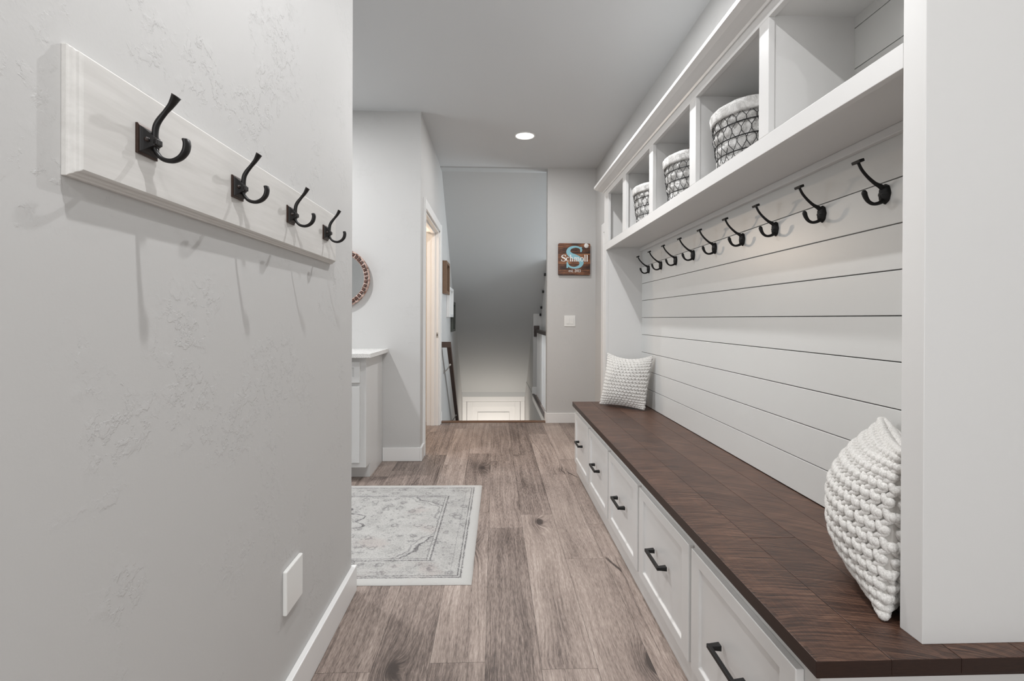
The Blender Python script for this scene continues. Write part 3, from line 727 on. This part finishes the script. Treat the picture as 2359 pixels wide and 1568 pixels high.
def rack_hook():
    bp = obj('hook', sq_plate(), [M_ORB, M_BRONZEEDGE], rk, bevel=0.0004, seg=1)
    bm = BM()
    for y in (-0.0135, 0.0135):
        tube(bm, [(0.008, y, 0.0), (0.0135, y, 0.0)], 0.0040, 12); ellipsoid(bm, (0.0132, y, 0), 0.0022, 0.0040, 0.0040, nu=10)
    obj('screw', bm, M_ORB, bp)
    P = smooth_path([(0.0150, 0, 0.004), (0.0155, 0, 0.0225), (0.0205, 0, 0.0351), (0.0312, 0, 0.0494), (0.0405, 0, 0.0612), (0.0485, 0, 0.0755)], 5)
    bm = BM(); tube(bm, P, lerp_list([0.0050, 0.0053, 0.0050, 0.0046, 0.0056, 0.0082], len(P)), 12, flat=lerp_flat([(0.8, 1.15), (0.85, 1.1), (0.9, 1.0), (0.8, 1.05), (0.72, 1.15), (0.62, 1.3)], len(P)))
    obj('upper_arm', bm, M_ORB, bp)
    P = smooth_path([(0.0130, 0, -0.004), (0.0165, 0, -0.0150), (0.0262, 0, -0.0262), (0.0413, 0, -0.0297), (0.0548, 0, -0.0245), (0.0630, 0, -0.0145), (0.0655, 0, -0.003), (0.0640, 0, 0.0045)], 5)
    bm = BM(); tube(bm, P, lerp_list([0.0045, 0.0042, 0.0040, 0.0046, 0.0055, 0.0062, 0.0066, 0.0070], len(P)), 12, flat=lerp_flat([(0.9, 1.0), (0.9, 1), (0.9, 1), (0.85, 1.1), (0.8, 1.2), (0.75, 1.3), (0.7, 1.35), (0.65, 1.4)], len(P)))
    obj('lower_arm', bm, M_ORB, bp)
    bm = BM(); box(bm, 0.0085, 0.0225, -0.0075, 0.0075, -0.0055, 0.0045); obj('collar', bm, M_ORB, bp, bevel=0.0015)
    return bp
def lerp_flat(L, m):
    a_ = lerp_list([p[0] for p in L], m); b_ = lerp_list([p[1] for p in L], m); return list(zip(a_, b_))
h0 = rack_hook(); RY = [0.826, 1.110, 1.394, 1.678]
for i, y in enumerate(RY):
    if i == 0: q = h0
    else:
        q = h0.copy(); C.objects.link(q)
        for ch in h0.children:
            c = ch.copy(); C.objects.link(c); c.parent = q
    q.location = (XB - XL, y - 1.22, 1.4175 - 1.31)

# ================================================================== WALL PLATES
wp = obj('wall_plate', B(XL, XL + 0.0125, 1.402, 1.520, 0.300, 0.425), M_PLASTIC, bevel=0.004, seg=3)
tag(wp, 'blank white wall plate low on the left wall above the baseboard', 'wall plate')
sw = thing('light_switch', 'white double rocker light switch plate below the wooden sign', 'light switch', (0.823, YF, 1.05))
obj('plate', B(0.762, 0.884, YF - 0.006, YF, 1.052, 1.170), M_PLASTIC, sw, world=True, bevel=0.002)
for x in (0.800, 0.846):
    obj('rocker', B(x - 0.0165, x + 0.0165, YF - 0.010, YF - 0.005, 1.078, 1.144), M_PLASTIC, sw, world=True, bevel=0.002)

# ================================================================== WOODEN SIGN
SX0, SX1, SZb, SZt = 0.690, 1.040, 1.608, 1.954
sgn = thing('wall_sign', 'stained wooden plank sign with a big pale blue letter and white lettering', 'sign', ((SX0 + SX1) / 2, YF, SZb))
def rrect(w_, h_, rad, seg=5):
    pts = []
    for cx, cy, a0 in ((w_ - rad, rad, -90), (w_ - rad, h_ - rad, 0), (rad, h_ - rad, 90), (rad, rad, 180)):
        for k in range(seg + 1):
            a = math.radians(a0 + 90 * k / seg); pts.append((cx + rad * math.cos(a), cy + rad * math.sin(a)))
    return pts
bm = BM(); prism(bm, [(SX0 + p[0], SZb + p[1]) for p in rrect(SX1 - SX0, SZt - SZb, 0.015)], 'y', YF - 0.026, YF - 0.004)
obj('board', bm, M_SIGN, sgn, world=True, bevel=0.002)
def ribbon(bm, pts, wd, y, th=0.0012):
    """flat stroke in the xz plane at depth y; pts [(x,z)], wd width or list"""
    P = [Vector((p[0], 0, p[1])) for p in pts]; n = len(P); W_ = wd if isinstance(wd, list) else [wd] * n
    L_, R2 = [], []
    for i, p in enumerate(P):
        d = (P[min(i + 1, n - 1)] - P[max(i - 1, 0)]).normalized(); s = Vector((-d.z, 0, d.x)) * W_[i] / 2
        L_.append((p + s)); R2.append((p - s))
    for i in range(n - 1):
        a, b, c, d = L_[i], L_[i + 1], R2[i + 1], R2[i]
        fr = [bm.verts.new((v.x, y - th, v.z)) for v in (a, b, c, d)]; bk = [bm.verts.new((v.x, y, v.z)) for v in (a, b, c, d)]
        bm.faces.new(fr); 
        for k in range(4): bm.faces.new((fr[k], bk[k], bk[(k + 1) % 4], fr[(k + 1) % 4]))
def arc(cx, cy, rx, ry, a0, a1, n=14): return [(cx + rx * math.cos(math.radians(a0 + (a1 - a0) * k / n)), cy + ry * math.sin(math.radians(a0 + (a1 - a0) * k / n))) for k in range(n + 1)]
def sp2(L, n=6): return [(p.x, p.z) for p in smooth_path([(a, 0, b) for a, b in L], n)]
S_PATH = [(0.86, 0.80), (0.74, 0.92), (0.52, 0.965), (0.27, 0.90), (0.18, 0.74), (0.30, 0.60), (0.52, 0.52), (0.74, 0.41), (0.84, 0.26), (0.74, 0.10), (0.48, 0.035), (0.24, 0.09), (0.12, 0.24)]
S_W = [0.06, 0.07, 0.07, 0.11, 0.17, 0.19, 0.20, 0.19, 0.17, 0.11, 0.07, 0.07, 0.06]
def glyph(ch):
    """returns (advance, [(pts, widths)]) on a unit-height em (cap height 1, x height .66)"""
    st = 0.15; th = 0.06; xh = 0.66; G = []
    def stem(x, z0, z1, top=True, bot=True):
        G.append(([(x, z0), (x, z1)], st))
        if bot: G.append(([(x - 0.13, z0 + 0.03), (x + 0.13, z0 + 0.03)], th))
        if top: G.append(([(x - 0.14, z1 - 0.03), (x, z1 - 0.03)], th))
    if ch == 'S':
        p = sp2(S_PATH); G.append((p, lerp_list(S_W, len(p)))); G.append(([(0.87, 0.68), (0.87, 0.98)], 0.055)); G.append(([(0.10, 0.02), (0.10, 0.33)], 0.055)); return 0.92, G
    if ch == 'c': p = arc(0.33, 0.33, 0.25, 0.29, 45, 315, 20); G.append((p, lerp_list([0.07, 0.07, 0.11, 0.15, 0.11, 0.07, 0.05], len(p)))); G.append(([(0.50, 0.50), (0.50, 0.60)], 0.10)); return 0.62, G
    if ch == 'e':
        p = arc(0.33, 0.33, 0.25, 0.29, 0, 315, 22); G.append((p, lerp_list([0.12, 0.07, 0.11, 0.15, 0.11, 0.07, 0.05], len(p)))); G.append(([(0.12, 0.35), (0.6, 0.35)], th)); return 0.64, G
    if ch == 'o': p = arc(0.36, 0.33, 0.27, 0.29, 0, 360, 28); G.append((p, lerp_list([0.15, 0.07, 0.15, 0.07, 0.15], len(p)))); return 0.70, G
    if ch == 'l': stem(0.2, 0, 1.02); return 0.38, G
    if ch in 'hm':
        stem(0.2, 0, 1.02 if ch == 'h' else xh)
        n = 1 if ch == 'h' else 2
        for i in range(n):
            x = 0.2 + i * 0.36; p = sp2([(x + 0.04, 0.42), (x + 0.15, 0.60), (x + 0.29, 0.58), (x + 0.36, 0.42)], 5); G.append((p, lerp_list([0.05, 0.08, 0.11, 0.15], len(p))))
            stem(x + 0.36, 0, 0.44, top=False)
        return 0.40 + 0.36 * n, G
    if ch == 's':
        p = sp2([(a * 0.5, b * 0.66) for a, b in S_PATH], 3); G.append((p, lerp_list([w_ * 0.7 for w_ in S_W], len(p)))); return 0.50, G
    if ch == 't': G.append((sp2([(0.2, 0.86), (0.2, 0.4), (0.2, 0.12), (0.32, 0.03), (0.42, 0.10)], 4), 0.12)); G.append(([(0.06, 0.62), (0.4, 0.62)], 0.07)); return 0.44, G
    if ch == '.': G.append(([(0.08, 0.07), (0.22, 0.07)], 0.14)); return 0.30, G
    if ch == '2': G.append((sp2([(0.1, 0.78), (0.2, 0.95), (0.42, 0.95), (0.52, 0.76), (0.42, 0.52), (0.1, 0.06)], 4), 0.12)); G.append(([(0.07, 0.06), (0.56, 0.06)], 0.12)); return 0.64, G
    if ch == '0': p = arc(0.32, 0.49, 0.22, 0.44, 0, 360, 24); G.append((p, lerp_list([0.14, 0.07, 0.14, 0.07, 0.14], len(p)))); return 0.64, G
    if ch == '1': G.append(([(0.28, 0), (0.28, 0.97)], 0.14)); G.append(([(0.1, 0.03), (0.46, 0.03)], 0.07)); G.append(([(0.1, 0.82), (0.28, 0.94)], 0.08)); return 0.52, G
    if ch == '3': G.append((sp2([(0.1, 0.85), (0.3, 0.95), (0.46, 0.76), (0.26, 0.54), (0.5, 0.32), (0.3, 0.03), (0.08, 0.12)], 5), 0.12)); return 0.60, G
    return 0.35, G
def text(s, x0, z0, h, width, y):
    bm = BM(); adv = sum(glyph(c)[0] for c in s) * h; k = width / adv; x = x0
    for c in s:
        a, G = glyph(c)
        for gi, (p, wd) in enumerate(G):
            wv = [q * h for q in wd] if isinstance(wd, list) else wd * h
            ribbon(bm, [(x + px * h * k, z0 + pz * h) for px, pz in p], wv, y - gi * 0.00015)
        x += a * h * k
    return bm
yl = YF - 0.0262
W_S = SX1 - SX0
bm = BM(); p = [(SX0 + (0.265 + (a - 0.10) / 0.80 * 0.50) * W_S, SZb + (0.205 + b * 0.70) * W_S) for a, b in sp2(S_PATH, 8)]
ribbon(bm, p, lerp_list([w_ * 0.78 * W_S for w_ in S_W], len(p)), yl)
ribbon(bm, [(SX0 + 0.71 * W_S, SZb + 0.72 * W_S), (SX0 + 0.71 * W_S, SZb + 0.875 * W_S)], 0.018, yl - 0.0003)
ribbon(bm, [(SX0 + 0.285 * W_S, SZb + 0.225 * W_S), (SX0 + 0.285 * W_S, SZb + 0.40 * W_S)], 0.018, yl - 0.0003)
obj('big_letter', bm, M_BLUE, sgn, world=True)['label'] = 'pale blue capital letter S'
bm = text('Schmoll', SX0 + 0.082 * W_S, SZb + 0.425 * W_S, 0.205 * W_S, 0.85 * W_S, yl - 0.0013)
obj('name_lettering', bm, M_WPAINT, sgn, world=True)['label'] = 'white family name lettering'
bm = text('est. 2013', SX0 + 0.325 * W_S, SZb + 0.095 * W_S, 0.085 * W_S, 0.38 * W_S, yl - 0.0013)
obj('date_lettering', bm, M_WPAINT, sgn, world=True)['label'] = 'small white date lettering'
bm = BM(); fc_ = Vector((SX0 + 0.875 * W_S, YF - 0.030, SZb + 0.915 * W_S))
for rr_, n_, dz_ in ((0.026, 9, 0), (0.016, 7, -0.005)):
    for k in range(n_):
        a = 2 * PI * k / n_ + dz_ * 60; Rm = Matrix.Rotation(a, 3, 'Y')
        ellipsoid(bm, fc_ + Rm @ Vector((rr_ * 0.62, dz_, 0)), rr_ * 0.45, 0.003, rr_ * 0.27, Rm, 8, 5)
ellipsoid(bm, fc_ + Vector((0, -0.007, 0)), 0.005, 0.004, 0.005)
obj('flower', bm, M_WPAINT, sgn, world=True)['label'] = 'white flower decoration'

# ================================================================== COUNTER CABINET + MIRROR + RUG
cb = thing('base_cabinet', 'white shaker base cabinet with quartz top beyond the left wall', 'cabinet', (-1.6, 3.7, 0))
bm = BM(); box(bm, -2.4, -0.884, 3.462, YW - 0.004, 0.100, 0.862); box(bm, -2.4, -0.884, 3.575, YW - 0.004, 0.0, 0.100)
obj('body', bm, M_CAB, cb, world=True, bevel=0.0015)
def shaker(x0, x1, z0, z1, y, fr=0.052):
    bm = BM(); rec = 0.008
    O = [(x0, z0), (x1, z0), (x1, z1), (x0, z1)]; I = [(x0 + fr, z0 + fr), (x1 - fr, z0 + fr), (x1 - fr, z1 - fr), (x0 + fr, z1 - fr)]
    vO = [bm.verts.new((a, y, b)) for a, b in O]; vI = [bm.verts.new((a, y, b)) for a, b in I]; vJ = [bm.verts.new((a, y + rec, b)) for a, b in I]; vB = [bm.verts.new((a, y + 0.018, b)) for a, b in O]
    for i in range(4):
        j = (i + 1) % 4
        bm.faces.new((vO[i], vO[j], vI[j], vI[i])); bm.faces.new((vI[i], vI[j], vJ[j], vJ[i])); bm.faces.new((vO[j], vO[i], vB[i], vB[j]))
    bm.faces.new(vJ); bm.faces.new(vB[::-1]); return bm
for (a, b) in ((-1.36, -0.924), (-1.86, -1.42)):
    obj('drawer', shaker(a, b, 0.688, 0.832, 3.444, 0.040), M_CAB, cb, world=True, bevel=0.0015)
    obj('door', shaker(a, b, 0.137, 0.662, 3.444), M_CAB, cb, world=True, bevel=0.0015)
ct = obj('countertop', B(-2.42, -0.842, 3.412, YW, 0.862, 0.892), M_QUARTZ, bevel=0.002); tag(ct, 'speckled white quartz countertop on the white base cabinet', 'countertop')

mr = thing('round_mirror', 'round wall mirror in a beaded copper frame above the countertop', 'mirror', (-1.214, YW, 1.449))
RM = 0.233
bm = BM(); seg = 64; vs = [bm.verts.new((0.190 * math.cos(2 * PI * k / seg), -0.012, 0.190 * math.sin(2 * PI * k / seg))) for k in range(seg)]
ws = [bm.verts.new((v.co.x, -0.002, v.co.z)) for v in vs]; bm.faces.new(vs); bm.faces.new(ws[::-1])
for k in range(seg): bm.faces.new((vs[k], ws[k], ws[(k + 1) % seg], vs[(k + 1) % seg]))
obj('glass', bm, M_MIRROR, mr)
def torus(bm, R0, r0, y, n=72, m=8, fy=1.0):
    rows = []
    for i in range(n):
        a = 2 * PI * i / n
        rows.append([bm.verts.new(((R0 + r0 * math.cos(2 * PI * k / m)) * math.cos(a), y + r0 * fy * math.sin(2 * PI * k / m), (R0 + r0 * math.cos(2 * PI * k / m)) * math.sin(a))) for k in range(m)])
    for i in range(n):
        for k in range(m):
            fc = bm.faces.new((rows[i][k], rows[i][(k + 1) % m], rows[(i + 1) % n][(k + 1) % m], rows[(i + 1) % n][k])); fc.smooth = True
bm = BM(); torus(bm, RM - 0.004, 0.0042, -0.018, fy=3.6); torus(bm, 0.191, 0.0035, -0.018, fy=2.4); torus(bm, 0.224, 0.002, -0.030)
rim_bm = bm
bm = BM()
for k in range(42):
    a = 2 * PI * k / 42
    ellipsoid(bm, (0.206 * math.cos(a), -0.026, 0.206 * math.sin(a)), 0.0088, 0.008, 0.0088, nu=8, nv=6)
obj('beads', bm, mat('dark_copper_bead', (0.13, 0.06, 0.045), 0.45, 0.3), mr)
bm = rim_bm
for k in range(42):
    a = 2 * PI * (k + 0.5) / 42; ca, sa = math.cos(a), math.sin(a)
    tube(bm, [(0.192 * ca, -0.026, 0.192 * sa), (0.222 * ca, -0.026, 0.222 * sa)], 0.0042, 6)
obj('rim', bm, M_COPPER, mr)

RW, RD = 1.90, 1.25
bm = BM(); n1, n2 = 60, 40
def rz(x, y):
    e = min(-x, x + RW, y, RD - y); return 0.007 * min(1, e / 0.006) + 0.0008 * noise.noise(Vector((x * 7, y * 7, 0)))
grid = []
xs_ = [0, -0.002, -0.006] + [-(RW) * k / n1 for k in range(1, n1)] + [-RW + 0.006, -RW]
ys_ = [0, 0.002, 0.006] + [RD * k / n2 for k in range(1, n2)] + [RD - 0.006, RD]
for x in xs_: grid.append([bm.verts.new((x + 0.002 * noise.noise(Vector((0, y * 5, 3))), y + 0.002 * noise.noise(Vector((x * 5, 0, 7))), max(0.0008, rz(x, y)))) for y in ys_])
for i in range(len(xs_) - 1):
    for j in range(len(ys_) - 1): bm.faces.new((grid[i][j], grid[i + 1][j], grid[i + 1][j + 1], grid[i][j + 1])).smooth = True
rug = obj('area_rug', bm, rug_mat(RW, RD)); rug.location = (-0.093, 2.111, 0.0004); rug.rotation_euler = (0, 0, math.radians(-0.7))
tag(rug, 'light grey distressed patterned rug on the plank floor before the cabinet', 'rug')

# ================================================================== BASKETS
def basket(cx, cy, seed, label, amp=0.008):
    rnd = random.Random(seed); H = 0.222
    t_ = thing('wire_basket', label, 'basket', (cx, cy, 1.6895), 0, 'fabric lined wire baskets in the cubbies')
    def ab(z):
        q = z / H; return (0.088 + 0.028 * q), (0.118 + 0.034 * q)
    RZ = [0.004, 0.052, 0.100, 0.148, 0.182]
    def rad(th, z, pad=0.0):
        a, b = ab(z); return (a + pad) * math.cos(th), (b + pad) * math.sin(th)
    # liner, puffed out between the rings
    bm = BM(); nt, nz = 96, 44; rows = []
    for i in range(nz + 1):
        z = 0.003 + (H - 0.003) * i / nz; row = []
        ring_d = min(abs(z - r_) for r_ in RZ)
        puff = -0.004 + amp * min(1, ring_d / 0.020) if z < 0.185 else 0.004
        for k in range(nt):
            th = 2 * PI * k / nt; wr = noise.noise(Vector((math.cos(th) * 5 + seed, math.sin(th) * 5, z * 34))) * (0.010 if z < 0.185 else 0.0022)
            wr += noise.noise(Vector((math.cos(th) * 17 + seed, math.sin(th) * 17, z * 90))) * (0.0055 if z < 0.185 else 0.001)
            x, y = rad(th, z, puff + wr); row.append(bm.verts.new((x, y, z + (0.004 * noise.noise(Vector((math.cos(th) * 2, math.sin(th) * 2, seed))) if z > 0.2 else 0))))
        rows.append(row)
    inner = [bm.verts.new((v.co.x * 0.94, v.co.y * 0.94, v.co.z - 0.004)) for v in rows[-1]]
    low = [bm.verts.new((v.co.x * 0.9, v.co.y * 0.9, 0.12)) for v in inner]
    rows += [inner, low]
    for i in range(len(rows) - 1):
        for k in range(nt): bm.faces.new((rows[i][k], rows[i][(k + 1) % nt], rows[i + 1][(k + 1) % nt], rows[i + 1][k])).smooth = True
    bm.faces.new(rows[-1]); bm.faces.new(rows[0][::-1])
    obj('fabric_liner', bm, M_LINEN, t_)
    # folded cuff
    bm = BM(); rows = []
    for i in range(7):
        z = 0.178 + 0.042 * i / 6; pd = 0.0085 + (0.002 if 0 < i < 6 else -0.002)
        rows.append([bm.verts.new((*rad(2 * PI * k / nt, z, pd + 0.0022 * noise.noise(Vector((math.cos(2 * PI * k / nt) * 9, math.sin(2 * PI * k / nt) * 9, z * 40 + seed)))), z)) for k in range(nt)])
    for i in range(6):
        for k in range(nt): bm.faces.new((rows[i][k], rows[i][(k + 1) % nt], rows[i + 1][(k + 1) % nt], rows[i + 1][k])).smooth = True
    o = obj('cuff', bm, M_LINEN, t_); sm = o.modifiers.new('solid', 'SOLIDIFY'); sm.thickness = 0.003
    for z in RZ[:4]:
        bm = BM(); pts = [(*rad(2 * PI * k / 64, z, 0.0040), z + 0.0015 * math.sin(3 * 2 * PI * k / 64)) for k in range(65)]
        tube(bm, pts, 0.0021, 6, cap=False); obj('wire_ring', bm, M_BLACK, t_)
    # hexagonal netting
    bm = BM(); NC = 23; rh = 0.036; nr = 5
    def P(c, z):
        th = 2 * PI * c / NC
        zz = max(0.003, min(0.182, z)); ring_d = min(abs(zz - r_) for r_ in RZ)
        x, y = rad(th, zz, 0.0045 + 0.0052 * min(1, ring_d / 0.02)); j = 0.0022
        return Vector((x, y, zz + j * noise.noise(Vector((c * 3.1 + seed, z * 60, 0)))))
    for r_i in range(nr):
        z0 = 0.002 + r_i * rh; o_ = 0.5 * (r_i % 2)
        for c in range(NC):
            a = P(c + o_, z0 + 0.004); b = P(c + o_, z0 + rh * 0.42)
            tube(bm, [a, b], 0.0013, 5, cap=False)
            for s in (-0.5, 0.5):
                e = P(c + o_ + s, z0 + rh + 0.004); tube(bm, [b, e], 0.0011, 5, cap=False)
    obj('wire_netting', bm, M_BLACK, t_)
    return t_
basket(0.945, 1.828, 3, 'fabric lined chicken-wire basket, nearest and largest looking of the three')
basket(0.945, 2.370, 11, 'fabric lined chicken-wire basket in the middle cubby, dark item peeking out')
basket(0.945, 2.910, 23, 'fabric lined chicken-wire basket, farthest and smallest looking of the three')
bm = BM(); ellipsoid(bm, (0.93, 2.31, 1.895), 0.055, 0.070, 0.048, nu=20, nv=12)
g = obj('leather_glove', bm, M_BROWN); tag(g, 'dark brown rounded item sticking out of the middle wire basket', 'leather item')

# ================================================================== KNITTED PILLOWS
def pillow(base_a, base_b, lean, height, thick, rows_n, cols_n, label, sag=0.0, ear=0.05):
    """base_a, base_b: bottom corners; lean: vector of the top edge away from the viewer side"""
    A, Bp = Vector(base_a), Vector(base_b); U = (Bp - A); Wd = U.length; U.normalize()
    V = (Vector((0, 0, 1)) * height + Vector(lean)).normalized(); W3 = V - U * V.dot(U); N = U.cross(W3).normalized()
    t_ = thing('throw_pillow', label, 'pillow', tuple((A + Bp) / 2), 0, None)
    O = (A + Bp) / 2 + V * height / 2
    def surf(u_, v_, side):                                   # u_, v_ in -1..1
        g_ = lambda a: 0.40 * a + 0.60 * math.sin(a * PI / 2)
        u_, v_ = g_(max(-1, min(1, u_))), g_(max(-1, min(1, v_)))
        cu_ = 1 - abs(u_) ** 2.4; cv = 1 - abs(v_) ** 2.2
        pin_u = 1 - ear * (1 - v_ * v_) * 1.0; pin_v = 1 - ear * (1 - u_ * u_)
        x = u_ * Wd / 2 * (pin_u if True else 1); z = v_ * height / 2 * pin_v
        z += -sag * (1 - u_ * u_) * (v_ * 0.5 + 0.5) ** 2
        d = thick / 2 * (max(0.0, cu_) ** 0.72) * (max(0.0, cv) ** 0.80)
        d += 0.008 * noise.noise(Vector((u_ * 1.7 + 5, v_ * 1.7, side * 3)))* cu_ * cv
        low = max(0.0, -v_) ** 2; d *= 1 + 0.25 * low * cu_
        return O + U * x + V * z + N * (d * side)
    def normal(u_, v_, side):
        e = 0.02; du = surf(min(u_ + e, 1), v_, side) - surf(max(u_ - e, -1), v_, side); dv = surf(u_, min(v_ + e, 1), side) - surf(u_, max(v_ - e, -1), side)
        n_ = du.cross(dv).normalized() * side
        if n_.length < 0.5: n_ = N * side
        return n_, du.normalized(), dv.normalized()
    bm = BM(); G = 34
    for side in (1, -1):
        g_ = [[bm.verts.new(surf(-1 + 2 * i / G, -1 + 2 * j / G, side)) for j in range(G + 1)] for i in range(G + 1)]
        for i in range(G):
            for j in range(G): bm.faces.new((g_[i][j], g_[i + 1][j], g_[i + 1][j + 1], g_[i][j + 1])).smooth = True
    bmesh.ops.remove_doubles(bm, verts=bm.verts, dist=0.0003)
    obj('cushion', bm, M_WOOLB, t_, world=True)
    # stitches: rows of round bobbles wrapped by slanting yarn loops
    bm = BM(); sx = Wd / cols_n; sz = height / rows_n
    for side in (1, -1):
        for j in range(rows_n):
            v0 = -1 + (2 * j + 1) / rows_n
            for i in range(cols_n):
                u0 = -1 + (2 * i + 1 + (0.5 if j % 2 else -0.3)) / cols_n + random.uniform(-0.008, 0.008)
                u0 = max(-0.97, min(0.97, u0))
                n_, du, dv = normal(u0, v0, side); c = surf(u0, v0, side)
                zs = 1.0
                # horizontal cord segment between rows
                a1 = surf(max(-1, u0 - 0.95 / cols_n), max(-1, v0 - 0.25 / rows_n), side); a2 = surf(min(1, u0 + 0.75 / cols_n), max(-1, v0 - 1.15 / rows_n), side)
                k = 0.0034 if side else 0
                mid = (a1 + a2) / 2 + n_ * 0.0030
                q1, q2 = a1 + n_ * 0.0004, a2 + n_ * 0.0004
                d_ = (q2 - q1); ln_ = d_.length
                if ln_ > 1e-5:
                    zax = d_.normalized(); xax = n_; yax = zax.cross(xax).normalized(); xax = yax.cross(zax).normalized()
                    Rm = Matrix((xax, yax, zax)).transposed()
                    ellipsoid(bm, mid - n_ * 0.0012, sx * 0.32, sz * 0.32, ln_ * 0.78, Rm, 7, 6)
                # slanted leg of the loop
                b1 = surf(u0 - 0.30 / cols_n, max(-1, v0 - 0.35 / rows_n), side); b2 = surf(min(1, u0 + 0.45 / cols_n), min(1, v0 + 0.75 / rows_n), side)
                d_ = b2 - b1; ln_ = d_.length
                if ln_ > 1e-5:
                    zax = d_.normalized(); yax = zax.cross(n_).normalized(); xax = yax.cross(zax).normalized(); Rm = Matrix((xax, yax, zax)).transposed()
                    ellipsoid(bm, (b1 + b2) / 2 + n_ * 0.0020, sz * 0.42, sz * 0.36, ln_ * 0.92, Rm, 7, 6)
                # bobble
                Rm = Matrix((du, dv, n_)).transposed()
                cc = surf(max(-1, u0 - 0.62 / cols_n), v0 + 0.10 / rows_n, side)
                ellipsoid(bm, cc + n_ * 0.0014, sx * 0.50, sz * 0.50, sx * 0.44, Rm, 7, 5)
    obj('knitted_cover', bm, M_WOOL, t_, world=True, recalc=False)
    return t_
Rm_ = 0.532
pillow((0.765, 3.535, 0.527), (1.008, 3.290, 0.527), (0.056, 0.000, 0), 0.362, 0.135, 19, 17, 'small looking cream chunky knit pillow at the far end of the bench', sag=0.022, ear=0.07)
pillow((0.800, 0.988, 0.524), (1.024, 1.322, 0.524), (0.032, -0.012, 0), 0.345, 0.215, 15, 18, 'cream chunky knit pillow half hidden behind the near end panel', sag=0.0, ear=0.05)
